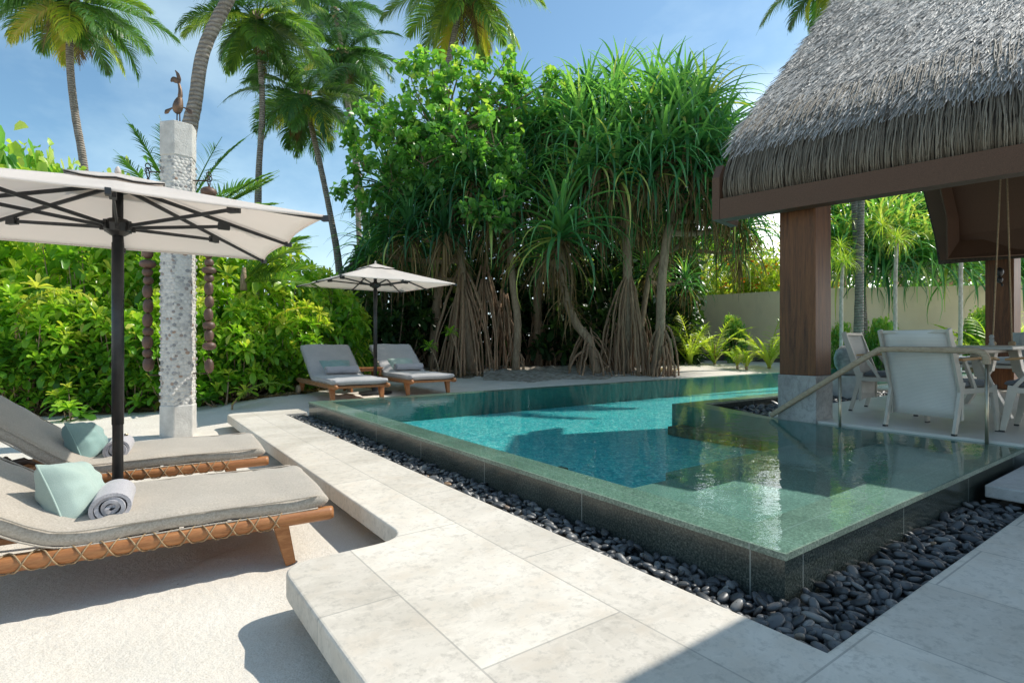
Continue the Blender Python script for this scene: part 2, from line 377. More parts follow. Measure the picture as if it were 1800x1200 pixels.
class Leaves:
    """many small blades collected into one mesh, each with its own tint"""
    def __init__(s): s.V = []; s.F = []; s.T = []; s.n = 0
    def raw(s, V, F, T):
        s.V.append(V.astype(np.float32)); s.F.append((F + s.n).astype(np.int32)); s.T.append(T.astype(np.float32)); s.n += len(V)
    def blades(s, base, az, p0, bend, L, w, tint, seg=5, fold=.25, prof=None, bpow=1.4, roll=None):
        base = np.asarray(base, float); k = len(base)
        def A(x): return np.broadcast_to(np.asarray(x, float), (k,)).copy()
        az, p0, bend, L, w, tint = map(A, (az, p0, bend, L, w, tint))
        t = np.linspace(0, 1, seg+1); tm = (t[1:]+t[:-1])/2
        pit = p0[:, None] - bend[:, None]*tm[None]**bpow
        dh = np.cos(pit)*L[:, None]/seg; dz = np.sin(pit)*L[:, None]/seg
        h = np.concatenate([np.zeros((k, 1)), np.cumsum(dh, 1)], 1); z = np.concatenate([np.zeros((k, 1)), np.cumsum(dz, 1)], 1)
        ca, sa = np.cos(az), np.sin(az)
        C = np.stack([base[:, 0:1] + h*ca[:, None], base[:, 1:2] + h*sa[:, None], base[:, 2:3] + z], -1)
        pv = np.concatenate([pit[:, :1], (pit[:, 1:]+pit[:, :-1])/2, pit[:, -1:]], 1)
        nrm = np.stack([-np.sin(pv)*ca[:, None], -np.sin(pv)*sa[:, None], np.cos(pv)], -1)
        side = np.broadcast_to(np.stack([-sa, ca, 0*sa], -1)[:, None, :], C.shape)
        if roll is not None:
            r = A(roll)[:, None, None]; side, nrm = side*np.cos(r) + nrm*np.sin(r), nrm*np.cos(r) - side*np.sin(r)
        wp = (np.array([prof(x) for x in t]) if prof else np.clip(np.minimum(.55+t*3, 1.05*(1-t)**.6), .04, 1))
        ww = (w[:, None]*wp[None])[..., None]*.5
        if fold:
            rows = np.stack([C - side*ww + nrm*ww*fold*2, C, C + side*ww + nrm*ww*fold*2], 2); m = 3
        else:
            rows = np.stack([C - side*ww, C + side*ww], 2); m = 2
        V = rows.reshape(-1, 3); per = (seg+1)*m
        f = np.array([(i*m+j, i*m+j+1, (i+1)*m+j+1, (i+1)*m+j) for i in range(seg) for j in range(m-1)])
        F = (f[None] + (np.arange(k)*per)[:, None, None]).reshape(-1, 4)
        s.raw(V, F, np.repeat(tint, per))
    def build(s, name, mat, parent=None, label=None, smooth=True):
        V = np.concatenate(s.V); F = np.concatenate(s.F); T = np.concatenate(s.T)
        me = np_mesh(name, V, F, T, smooth)
        return link(name, me, mat, parent, label)
def np_mesh(name, V, F, T=None, smooth=True):
    me = bpy.data.meshes.new(name); k = F.shape[1]
    me.vertices.add(len(V)); me.vertices.foreach_set('co', np.ascontiguousarray(V, np.float32).ravel())
    me.loops.add(F.size); me.loops.foreach_set('vertex_index', np.ascontiguousarray(F, np.int32).ravel())
    me.polygons.add(len(F)); me.polygons.foreach_set('loop_start', np.arange(0, F.size, k, dtype=np.int32))
    me.polygons.foreach_set('use_smooth', np.full(len(F), smooth))
    if T is not None:
        a = me.attributes.new('tint', 'FLOAT', 'POINT'); a.data.foreach_set('value', np.ascontiguousarray(T, np.float32))
    me.update(calc_edges=True); return me
def P_obov(t): return (.16 + 1.0*t**.85)*(1 - max(0, (t-.68)/.32)**2.4*.62)
def P_heart(t): return max(.04, min(1, .55+t*2.4)*(1-t**2.3))
def P_lin(t): return max(.08, min(1, .6+t*4)*(1-t**1.6))
def curve_pts(a, b, mid_off, n=8):
    a, b = Vector(a), Vector(b); m = (a+b)/2 + Vector(mid_off)
    return [a*(1-t)**2 + m*2*t*(1-t) + b*t*t for t in [i/n for i in range(n+1)]]
def smooth_path(pts, n=6):
    P = [Vector(p) for p in pts]; P = [P[0]*2-P[1]] + P + [P[-1]*2-P[-2]]; out = []
    for i in range(1, len(P)-2):
        for k in range(n):
            t = k/n; a, b, c, d = P[i-1:i+3]
            out.append(((b*2) + (c-a)*t + (a*2-b*5+c*4-d)*t*t + (b*3-a-c*3+d)*t**3)/2)
    out.append(P[-2]); return out

# ------------------------------------------------------------------ the setting
WATER = .40
def rounded(poly, radii, n=7):
    out = []; k = len(poly)
    for i in range(k):
        p, a, b = Vector(poly[i]), Vector(poly[i-1]), Vector(poly[(i+1) % k]); r = radii.get(i, 0)
        if not r: out.append((p.x, p.y)); continue
        d1 = (a-p).normalized()*r; d2 = (b-p).normalized()*r
        for j in range(n+1):
            t = j/n; q = (p+d1)*(1-t)**2 + p*2*t*(1-t) + (p+d2)*t*t; out.append((q.x, q.y))
    return out

def build_sand():
    def axis(lo, hi, a, b, fine):
        mid = np.arange(lo, hi+1e-6, fine)
        left = lo - np.geomspace(.3, a, 22)[::-1]; right = hi + np.geomspace(.3, b, 22)
        return np.concatenate([left, mid, right])
    us = axis(-4.5, 10, 900, 900, .085); vs = axis(.2, 15, 900, 900, .085)
    U, V = np.meshgrid(us, vs, indexing='ij')
    Z = terrain(U, V)
    # trodden hollows and low ripples
    f = np.zeros_like(Z)
    for i in range(60):
        a = rng.uniform(0, 2*PI); k = rng.uniform(1.2, 9); f += np.sin(k*(U*math.cos(a)+V*math.sin(a)) + rng.uniform(0, 6))/k
    Z = Z + f*.0055
    for i in range(140):
        cu, cv = rng.uniform(-3.5, 1.0), rng.uniform(.3, 11); a = rng.uniform(0, PI)
        du, dv = U-cu, V-cv; x = du*math.cos(a)+dv*math.sin(a); y = -du*math.sin(a)+dv*math.cos(a)
        Z -= .034*np.exp(-(x/.14)**2-(y/.07)**2) - .012*np.exp(-(x/.24)**2-(y/.17)**2)
    for i in range(90):
        cu, cv = rng.uniform(2.2, 8), rng.uniform(7.8, 12.5); a = rng.uniform(0, PI)
        du, dv = U-cu, V-cv; x = du*math.cos(a)+dv*math.sin(a); y = -du*math.sin(a)+dv*math.cos(a)
        Z -= .03*np.exp(-(x/.14)**2-(y/.09)**2)
    under = (U > 1.5) & (V < 7.40)
    Z = np.where(under, -.45, Z)
    Z = np.where((U > .9) & (V < 2.0), np.minimum(Z, .0), Z)
    P = np.stack([U, V, Z], -1).reshape(-1, 3); n1, n2 = U.shape
    idx = np.arange(n1*n2).reshape(n1, n2)
    F = np.stack([idx[:-1, :-1], idx[1:, :-1], idx[1:, 1:], idx[:-1, 1:]], -1).reshape(-1, 4)
    o = link('sand', np_mesh('sand', P, F), 'sand'); setp(o, kind='structure')

def build_paving():
    top = .25
    poly = [(.55, -4), (9, -4), (9, .79), (1.76, .79), (1.76, 7.55), (2.05, 7.55), (2.05, 8.0), (1.13, 8.0), (1.13, 2.45), (.55, 2.45)][::1]
    # counter-clockwise outline with the worn round corners of the slab
    P = rounded([Vector(p).to_2d() if False else Vector((p[0], p[1])) for p in poly], {7: .16, 8: .16, 9: .14})
    def inset(pl, d):
        q = []
        for (x, y) in pl:
            nx = x
            ny = y
            if x < 1.5: nx = x + d
            if y > 7.7: ny = y - d
            if 1.9 < y < 2.6 and x < 1.3: ny = y - d
            q.append((nx, ny))
        return q
    m = MB(); m.prism(P, top-.105, top)
    o = m.build('pavement', 'limestone', bevel=.012, seg=3); setp(o, kind='structure')
    b = MB(); b.prism(inset(P, .13), -.3, top-.107)
    o = b.build('pavement_footing', 'slab_stone'); setp(o, kind='structure')
    # one loose stone step bridging the pebbles
    s = MB(); s.box((5.3, .78, .285), (2.0, .46, .075))
    o = s.build('stepping_stone', 'slab_stone', bevel=.008); setp(o, 'grey stone slab bridging the black pebbles beside the pool end', 'stone slab')
    # bed under the pebbles
    g = MB(); g.box((1.905, 4.0, .05), (.40, 7.3, .1)); g.box((4.0, .93, .048), (4.8, .40, .1)); g.box((9.6, 3.73, .10), (8.2, 1.2, .1))
    o = g.build('pebble_bed', 'soil'); setp(o, kind='structure')

POOL = [(2.05, 1.07), (5.57, 1.07), (5.57, 2.98), (6.12, 4.25), (18, 4.25), (18, 7.47), (2.05, 7.47)]
INNER = [(2.29, 1.33), (5.50, 1.33), (5.50, 3.05), (5.80, 4.50), (17.8, 4.50), (17.8, 7.27), (2.29, 7.27)]
def build_pool():
    t = thing('swimming_pool', 'raised infinity swimming pool clad in green granite with turquoise mosaic', 'swimming pool', (2.05, 1.07, 0))
    off = Vector((2.05, 1.07))
    L = lambda pl: [(p[0]-off.x, p[1]-off.y) for p in pl]
    n = len(POOL); PO, PI_ = L(POOL), L(INNER)
    w = MB()
    for i in range(n):
        a, b = PO[i], PO[(i+1) % n]
        w.sheet([[(a[0], a[1], -.1), (b[0], b[1], -.1)], [(a[0], a[1], WATER-.022), (b[0], b[1], WATER-.022)]])
    w.build('outer_wall', 'granite_wall', t)
    c = MB()
    d = .006
    cen = (1.5, 2.0)
    for i in range(n):
        a, b = PO[i], PO[(i+1) % n]; p, q = PI_[i], PI_[(i+1) % n]
        z = WATER-.007
        c.sheet([[(a[0], a[1], z), (b[0], b[1], z)], [(p[0], p[1], z), (q[0], q[1], z)]])
    # overhanging lip of the coping
    def outline(pl, dd):
        k = len(pl); out = []
        for i in range(k):
            p, a, b = Vector(pl[i]), Vector(pl[i-1]), Vector(pl[(i+1) % k])
            e1 = (p-a).normalized(); e2 = (b-p).normalized()
            n1 = Vector((e1.y, -e1.x)); n2 = Vector((e2.y, -e2.x)); m_ = (n1+n2); m_ = m_/max(.3, m_.dot(n1)); out.append((p.x+m_.x*dd, p.y+m_.y*dd))
        return out
    O2 = outline(PO, .008)
    for z0, z1 in ((WATER-.030, WATER-.004),):
        for i in range(n):
            a, b = O2[i], O2[(i+1) % n]
            c.sheet([[(a[0], a[1], z0), (b[0], b[1], z0)], [(a[0], a[1], z1), (b[0], b[1], z1)]])
            a2, b2 = PO[i], PO[(i+1) % n]
            c.sheet([[(a[0], a[1], z0), (b[0], b[1], z0)], [(a2[0], a2[1], z0-.001), (b2[0], b2[1], z0-.001)]])
            c.sheet([[(a[0], a[1], z1), (b[0], b[1], z1)], [(a2[0], a2[1], WATER-.007), (b2[0], b2[1], WATER-.007)]])
    c.build('coping', 'granite_coping', t)
    iw = MB()
    for i in range(n):
        a, b = PI_[i], PI_[(i+1) % n]
        iw.sheet([[(a[0], a[1], -.05), (b[0], b[1], -.05)], [(a[0], a[1], WATER-.007), (b[0], b[1], WATER-.007)]])
    iw.build('inner_wall', 'pool_wall_tile', t)
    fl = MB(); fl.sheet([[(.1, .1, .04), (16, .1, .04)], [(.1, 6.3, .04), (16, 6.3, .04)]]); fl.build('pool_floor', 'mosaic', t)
    def step(u0, u1, v0, v1, z):
        s = MB(); s.box(((u0+u1)/2-off.x, (v0+v1)/2-off.y, z/2), (u1-u0, v1-v0, z)); s.build('pool_step', 'granite_step', t, bevel=.01)
    step(2.285, 5.505, 1.325, 2.02, .30)
    step(2.283, 3.42, 2.022, 2.54, .20)
    step(3.422, 5.507, 2.022, 2.72, .19)
    inlet = MB(); inlet.box((1.05-.0, 2.65, .05), (.34, .10, .03)); inlet.build('drain_grate', 'black_plastic', t, bevel=.004)
    # the sheet of water that spills to the outer edge
    m = MB(); O3 = outline(POOL, .004); m._add([(p[0], p[1], WATER) for p in O3], [tuple(range(n))])
    o = m.build('water', 'water'); setp(o, kind='structure')

def build_pebbles():
    # river pebbles heaped along the foot of the pool wall
    def field(u0, u1, v0, v1, dens, zb, zt, lo, hi):
        k = int((u1-u0)*(v1-v0)*dens)
        return np.stack([rng.uniform(u0, u1, k), rng.uniform(v0, v1, k), rng.uniform(zb, zt, k), lo+(hi*1.12-lo)*rng.beta(1.3, 1.9, k)], 1)
    near = [field(1.775, 2.04, .80, 3.5, 3700, .13, .222, .013, .028), field(1.775, 4.30, .80, 1.055, 3700, .13, .222, .013, .030)]
    far = [field(1.775, 2.04, 3.5, 7.53, 2300, .13, .215, .016, .030), field(5.9, 11, 3.25, 4.22, 420, .20, .30, .025, .045)]
    tn = 10; tm = 7
    for lst, nm in ((near, 0), (far, 1)):
        A = np.concatenate(lst)
        # push apart those that crowd one another in the upper layer
        order = np.argsort(-A[:, 2]); A = A[order]; keep = []
        from collections import defaultdict
        cell = defaultdict(list); cs = .05
        for i, (x, y, z, r) in enumerate(A):
            ci, cj = int(x/cs), int(y/cs); ok = True
            for a in (-1, 0, 1):
                for b in (-1, 0, 1):
                    for j in cell[(ci+a, cj+b)]:
                        q = A[j]; dd = math.hypot(x-q[0], y-q[1])
                        if dd < .62*(r+q[3]) and abs(z-q[2]) < .5*(r+q[3])*.75: ok = False; break
                    if not ok: break
                if not ok: break
            if ok: keep.append(i); cell[(ci, cj)].append(i)
        A = A[keep]; k = len(A)
        th = np.linspace(0, 2*PI, tn, endpoint=False); ph = np.linspace(.04, PI-.04, tm+1)
        T = np.stack([np.outer(np.sin(ph), np.cos(th)), np.outer(np.sin(ph), np.sin(th)), np.outer(np.cos(ph), np.ones(tn))], -1).reshape(-1, 3)
        T = np.sign(T)*np.abs(T)**.92
        F = np.array([(i*tn+j, (i+1)*tn+j, (i+1)*tn+(j+1) % tn, i*tn+(j+1) % tn) for i in range(tm) for j in range(tn)])
        S = np.stack([A[:, 3]*rng.uniform(1.0, 1.7, k), A[:, 3]*rng.uniform(.72, 1.0, k), A[:, 3]*rng.uniform(.40, .66, k)], 1)
        V = T[None]*S[:, None]
        V = V*(1 + .13*np.sin(T[None, :, 0:1]*2.3+rng.uniform(0, 6, (k, 1, 1)))*np.cos(T[None, :, 1:2]*2+rng.uniform(0, 6, (k, 1, 1))))
        az = rng.uniform(0, 2*PI, k); ti = rng.normal(0, .42, k); tj = rng.normal(0, .3, k)
        R = np.array([np.array(Matrix.Rotation(a, 3, 'Z') @ Matrix.Rotation(b, 3, 'Y') @ Matrix.Rotation(c, 3, 'X')) for a, b, c in zip(az, ti, tj)])
        V = np.einsum('kij,kvj->kvi', R, V) + A[:, None, :3]
        FF = (F[None] + (np.arange(k)*len(T))[:, None, None]).reshape(-1, 4)
        tint = np.repeat(np.clip(rng.beta(1.2, 2.2, k) + (rng.random(k) < .05)*.4, 0, 1), len(T))
        o = link('pebbles', np_mesh('pebbles', V.reshape(-1, 3), FF, tint), 'pebble'); setp(o, kind='stuff')

# ------------------------------------------------------------------ pavilion with its thatched roof
RA = math.radians(10.5)
EV = Vector((-math.sin(RA), math.cos(RA), 0))          # along the eave, away from the camera
IN = Vector((math.cos(RA), math.sin(RA), 0))           # inward, across the eave
RC = Vector((5.18, 3.40, 0))                           # gable corner of the eave
def roof_pt(r, s, z): return RC - EV*r + IN*s + Vector((0, 0, z))
PROF = smooth_path([(.30, 0, 2.70), (.14, 0, 2.74), (.10, 0, 2.90), (.25, 0, 3.17), (.52, 0, 3.52), (1.05, 0, 3.97), (2.12, 0, 4.80), (3.6, 0, 6.02), (5.3, 0, 7.42)], 6)
def build_pavilion():
    t = thing('pavilion', 'open dining pavilion with thick rope thatch roof on brown timber posts', 'pavilion', (0, 0, 0))
    RL = 6.5
    # thatch body
    P = [(p.x, p.z) for p in PROF]
    arc = [0]
    for a, b in zip(P, P[1:]): arc.append(arc[-1] + math.hypot(b[0]-a[0], b[1]-a[1]))
    def prof(d):
        d = min(max(d, 0), arc[-1]-1e-6)
        i = max(j for j in range(len(arc)) if arc[j] <= d); i = min(i, len(P)-2)
        f = (d-arc[i])/(arc[i+1]-arc[i]); s = P[i][0]+(P[i+1][0]-P[i][0])*f; z = P[i][1]+(P[i+1][1]-P[i][1])*f
        tx, tz = P[i+1][0]-P[i][0], P[i+1][1]-P[i][1]; l = math.hypot(tx, tz)
        return s, z, tx/l, tz/l
    body = MB()
    NEAR = [(s_, z_) for s_, z_ in P if s_ < 4.95 or z_ < 3.2]
    FAR = [(5.15, 7.05, .15), (5.5, 6.2, .45), (5.95, 4.6, .95), (6.22, 3.2, 1.2), (6.2, 2.72, 1.26)]
    def skin(d, dz, r0, r1, k):
        rows = []
        for f in np.linspace(0, 1, k):
            row = [roof_pt(r0+(r1-r0)*f, s_+d*(1 if s_ < 5 else -1), max(z_-dz, 2.82) if dz else z_) for s_, z_ in NEAR]
            row += [roof_pt(q+(r1-q)*f+(r0 if f == 0 else 0), s_-d, z_-dz) for s_, z_, q in FAR]
            rows.append(row)
        return rows
    top = skin(0, 0, 0, RL, 14); body.sheet(top)
    bot = skin(.28, .22, .0, RL, 6); body.sheet(bot)
    body.sheet([top[0], bot[0]])
    body.build('thatch', 'thatch_under', t, smooth=True)
    # reeds of the main slope
    n = 120000
    dd = rng.uniform(.95, arc[-1], n); rr = rng.uniform(-.01, 5.6, n)
    smp = np.array([prof(d) for d in np.linspace(0, arc[-1], 400)]); di = (dd/arc[-1]*399).astype(int)
    s, z, tx, tz = smp[di].T
    nx, nz = -tz, tx
    yaw = rng.normal(.22, .15, n); Lr = rng.uniform(.14, .36, n); wd = rng.uniform(.0025, .0058, n)
    E = np.array(EV); I = np.array(IN); Z = np.array((0, 0, 1.0)); C = np.array(RC)
    base = C - E*rr[:, None] + I*s[:, None] + Z*z[:, None]
    T = I*tx[:, None] + Z*tz[:, None]; N = I*nx[:, None] + Z*nz[:, None]
    dirn = -(T*np.cos(yaw)[:, None] + (-E)*np.sin(yaw)[:, None]); sd = np.cross(N, dirn)
    h0 = rng.uniform(.003, .014, n); h1 = rng.uniform(.010, .028, n)
    a = base + N*h0[:, None]; b = base + dirn*(Lr*.55)[:, None] + N*((h0+h1)*.6)[:, None]; c = base + dirn*Lr[:, None] + N*h1[:, None]
    ww = (sd*wd[:, None]); tl = rng.normal(0, .5, n)[:, None]*wd[:, None]*N
    V = np.stack([a-ww, a+ww, b-ww-tl, b+ww+tl, c-ww*.6-tl, c+ww*.6+tl], 1).reshape(-1, 3)
    F = (np.array([(0, 1, 3, 2), (2, 3, 5, 4)])[None] + (np.arange(n)*6)[:, None, None]).reshape(-1, 4)
    tint = np.repeat(np.clip(rng.normal(.52, .17, n) + .10*np.sin(rr*2.3+dd*1.1)+.08*np.sin(rr*5.1-dd*2.7), 0, 1), 6)
    link('reed_coat', np_mesh('reed_coat', V, F, tint, False), 'thatch_reed', t)
    # twisted cords hanging over the rounded eave
    cords = []; ct = []; NS = 26; kn = 4
    m = 0; Vs = []; Fs = []; Ts = []
    q = np.linspace(0, 2*PI, kn, endpoint=False)
    for layer in range(3):
        for r in np.arange(-.012, 5.4, .0118 + layer*.005):
            r0 = r + rng.normal(0, .006); d1 = rng.uniform(1.0, 1.9); d0 = rng.uniform(.0, .035) + .03
            ds = np.linspace(d1, d0, NS); pr = smp[(ds/arc[-1]*399).astype(int)]
            sw = rng.normal(0, .013)*np.linspace(0, 1, NS)**1.5 + .004*np.sin(np.linspace(0, 22, NS)+rng.uniform(0, 6)) + rng.normal(0, .01)*np.sin(np.linspace(0, 5, NS))
            off = .010 + layer*.010 + .006*np.sin(np.linspace(0, 9, NS)+rng.uniform(0, 6))
            Cc = C - E*(r0+sw)[:, None] + I*(pr[:, 0]-pr[:, 3]*off)[:, None] + Z*(pr[:, 1]+pr[:, 2]*off)[:, None]
            Nn = I*(-pr[:, 3])[:, None] + Z*pr[:, 2][:, None]
            rad = .0056*(1+.30*np.sin(np.linspace(0, 75, NS)+r*40))
            ring = Cc[:, None] + (E[None, None]*np.cos(q)[None, :, None] + Nn[:, None]*np.sin(q)[None, :, None])*rad[:, None, None]
            Vs.append(ring.reshape(-1, 3)); idx = np.arange(NS*kn).reshape(NS, kn)
            Fs.append(np.stack([idx[:-1], np.roll(idx[:-1], -1, 1), np.roll(idx[1:], -1, 1), idx[1:]], -1).reshape(-1, 4) + m); m += NS*kn
            Ts.append(np.full(NS*kn, np.clip(rng.normal(.5, .22), 0, 1)))
    link('cord_fringe', np_mesh('cord_fringe', np.concatenate(Vs), np.concatenate(Fs), np.concatenate(Ts)), 'thatch_cord', t)
    # eave fascia, gable barge board
    f = MB()
    def beam(r0, r1, s0, s1, z0, z1):
        vs = [roof_pt(r, s, z) for r in (r0, r1) for s, z in ((s0, z0), (s1, z0), (s1, z1), (s0, z1))]
        f._add(vs, [(0, 1, 2, 3), (7, 6, 5, 4), (0, 4, 5, 1), (1, 5, 6, 2), (2, 6, 7, 3), (3, 7, 4, 0)])
    beam(0.0, RL, 0, .16, 2.50, 2.715)
    f.build('fascia', 'brown_metal', t)
    g = MB(); gp = [(0.0, 2.50), (0.0, 2.95), (.10, 3.10)] + [(s+.10, z-.10) for s, z in P if z > 3.1]
    inn = [(.5, 2.50), (.52, 2.72), (.62, 2.95)] + [(s+.45, z-.35) for s, z in P if z > 3.1]
    for r0, r1 in ((-.085, -.005),):
        for i in range(len(gp)-1):
            q4 = [gp[i], gp[i+1], inn[i+1], inn[i]]
            vs = [roof_pt(r, s, z) for r in (r0, r1) for s, z in q4]
            g._add(vs, [(0, 1, 2, 3), (7, 6, 5, 4), (0, 4, 5, 1), (2, 6, 7, 3), (1, 5, 6, 2), (3, 7, 4, 0)])
    g.build('barge_board', 'brown_metal', t)
    # far eave: boxed, bent soffit seen under the roof
    so = MB(); YB = 8.8
    X1 = Vector(world(1, 0, 0)) - Vector(world(0, 0, 0)); Y1 = Vector(world(0, 1, 0)) - Vector(world(0, 0, 0)); UP = Vector((0, 0, 1))
    e0 = [at(1632, 230, YB), at(1650, 322, YB), at(1664, 382, YB), at(1665, 455, YB)]
    e1 = [p + X1*.27 + Y1*.10 for p in e0]; e1[3] = e1[3] + UP*.30
    e2 = [p + X1*.42 + Y1*.55 for p in e1]
    e3 = [p + X1*1.3 + Y1*.05 for p in e2]
    so.sheet([e0, e1, e2, e3])
    f0 = [e0[3], e0[3] + X1*2.4 - Y1*1.2]; f1 = [e1[3], e1[3] + X1*2.2 - Y1*1.0]; f2 = [e2[3], e2[3] + X1*2.2]
    so.sheet([f0, f1, f2])
    li = MB(); li.sheet([[roof_pt(q+.03+(RL-q)*f, s_-.34, max(z_-.24, 2.56)) for s_, z_, q in FAR] for f in (0, .5, 1)])
    li.build('soffit_lining', 'brown_metal', t)
    so.build('eave_soffit', 'brown_metal', t, solid=.02)
    # ceiling boards under the near slope
    ce = MB(); ce.sheet([[roof_pt(r, s, z) for s, z in ((.50, 2.98), (4.75, 6.45), (5.6, 4.4))] for r in (1.6, RL)])
    ce.build('ceiling', 'ceiling_board', t)
    # posts
    def post(cx, cy, w, d, zb, zt, rz, marble=True):
        b = MB(); b.box((cx, cy, (zb+zt)/2), (w, d, zt-zb), rz); o = b.build('post', 'post_wood', t, bevel=.006)
        if marble:
            k = MB(); k.box((cx, cy, (zb+.30)/2), (w+.022, d+.022, zb-.30), rz); k.build('plinth', 'marble', o, bevel=.004)
            c = MB(); c.box((cx, cy, zb+.002), (w-.03, d-.03, .03), rz); 
        return o
    post(5.72, 2.775, .33, .36, .86, 2.86, 0)
    p2 = at(1763, 600, 9.0); o = post(p2.x, p2.y, .42, .36, .425, 2.95, 0, False)
    cap = MB(); cap.box((p2.x, p2.y, 3.18), (.50, .44, .50), 0, (1.5, 1.0)); cap.build('post_head', 'post_wood', t, bevel=.01)
    post(10.2, -1.6, .36, .36, .425, 2.9, 0, False)
    fl = MB(); fl.prism([(5.575, -2.2), (14, -2.2), (14, 3.22), (5.82, 3.22), (5.575, 2.99)], .0, .42)
    o = fl.build('floor', 'floor_plaster', bevel=.004); setp(o, kind='structure')
    # black two-part lamp on the far post
    la = thing('wall_lamp', 'small black wall lamp on the far timber post', 'lamp', at(1757, 484, 8.7))
    b = MB(); b.ball((0, 0, .055), (.055, .055, .075)); b.build('lamp_head', 'black_plastic', la, True)
    b = MB(); b.ball((0, 0, -.07), (.045, .045, .055)); b.tube([(0, .0, -.09), (.02, -.03, -.15), (.0, -.03, -.17)], .012); b.build('lamp_shade', 'black_plastic', la, True)

def build_shade_roof():  # out-of-view roof, added to throw shade across the terrace
    t = thing('unseen_shade_roof', 'unseen thatched roof added to shade the terrace end', 'roof', (0, 0, 0))
    b = MB(); b.sheet([[(3.75, .55, 3.24), (10.5, .55, 3.24)], [(3.75, -1.4, 4.7), (10.5, -1.4, 4.7)], [(3.75, -3.6, 3.24), (10.5, -3.6, 3.24)]])
    b.build('thatch', 'thatch_under', t, solid=.18)
    for x, y in ((6.4, -3.2), (9.9, -3.2)):
        p = MB(); p.box((x, y, 1.9), (.3, .3, 3.0)); p.build('post', 'post_wood', t, bevel=.01)

def build_wall():
    pts = [(4.5, 22.2), (6.4, 20.6), (10.0, 17.3), (14.2, 16.4), (26, 15.0)]
    b = MB(); k = MB()
    for (a, c) in zip(pts, pts[1:]):
        A, B = world(a[0], a[1], 0), world(c[0], c[1], 0)
        b.bar(A+Vector((0, 0, 1.62)), B+Vector((0, 0, 1.62)), .25, 2.52)
        k.bar(A+Vector((0, 0, .55)), B+Vector((0, 0, .55)), .29, .46)
    t = thing('boundary_wall', 'long beige rendered garden wall behind the pavilion and palms', 'wall', (0, 0, 0))
    b.build('wall_face', 'plaster_wall', t); k.build('dark_base', 'wall_base', t)

# ------------------------------------------------------------------ furniture
def rr_ring(w, h, n=24, e=4.0):
    out = []
    for k in range(n):
        q = 2*PI*k/n; c, s = math.cos(q), math.sin(q)
        out.append((math.copysign(abs(c)**(2/e), c)*w/2, math.copysign(abs(s)**(2/e), s)*h/2))
    return out
def cushion(path, width, thick, e=4.5, n=28, wob=.004, seed=1):
    """soft pad lofted along a path in the x-z plane, y is its width"""
    r = random.Random(seed); P = [Vector(p) for p in path]; m = MB(); rows = []
    Ls = [0]
    for a, b in zip(P, P[1:]): Ls.append(Ls[-1]+(b-a).length)
    tot = Ls[-1]; k = 44
    for i in range(k+1):
        u = i/k; d = tot*(.5-.5*math.cos(PI*u)) if i else 0
        j = max(q for q in range(len(Ls)) if Ls[q] <= d+1e-9); j = min(j, len(P)-2)
        f = (d-Ls[j])/(Ls[j+1]-Ls[j]); p = P[j].lerp(P[j+1], f)
        T = (P[min(j+2, len(P)-1)]-P[max(j-1, 0)]).normalized(); N = Vector((-T.z, 0, T.x))
        ed = min(d, tot-d)/.055; sc = math.sqrt(max(.02, 1-(1-min(ed, 1))**2)) if ed < 1 else 1
        ring = []
        for y, h in rr_ring(width*(1-.03*(1-sc)), thick*sc, n, e):
            ring.append(p + Vector((0, y*(.985+.03*sc*.5), 0)) + N*(h + (wob*math.sin(y*9+d*6+seed) + .0035*math.sin(d*31+y*14+seed) + .003*math.sin(y*37-d*17))*sc))
        rows.append(ring + [ring[0]])
    m.sheet(rows)
    o = len(m.v)
    m._add([p for p in rows[0][:-1]], [tuple(range(n))]); m._add([p for p in rows[-1][:-1]], [tuple(range(n))[::-1]])
    return m
def pillow(w, h, d, n=18, seed=0):
    m = MB(); r = random.Random(seed); ph = r.uniform(0, 6)
    for sgn in (1, -1):
        rows = []
        for i in range(n+1):
            a = -1+2*i/n; row = []
            for j in range(n+1):
                b = -1+2*j/n
                t = ((1-abs(a)**2.5)*(1-abs(b)**2.5))**.42
                pin = 1-.055*(1-b*b)*abs(a)**3; pin2 = 1-.055*(1-a*a)*abs(b)**3
                wr = .006*math.sin(7*a+3*b+ph)*t + .010*math.sin(9*math.atan2(b, a)+ph)*(a*a+b*b)**.5*t
                row.append((a*w/2*pin, sgn*(t*d/2+wr*sgn), b*h/2*pin2))
            rows.append(row if sgn > 0 else row[::-1])
        m.sheet(rows)
    # piping along the seam
    edge = []
    for k in range(64):
        q = k/64*4; sd = int(q); f = -1+2*(q-sd)
        a, b = ((f, -1), (1, f), (-f, 1), (-1, -f))[sd]
        pin = 1-.055*(1-b*b)*abs(a)**3; pin2 = 1-.055*(1-a*a)*abs(b)**3
        edge.append((a*w/2*pin, 0, b*h/2*pin2))
    m.tube(edge+[edge[0], edge[1]], .005, 6, False)
    return m
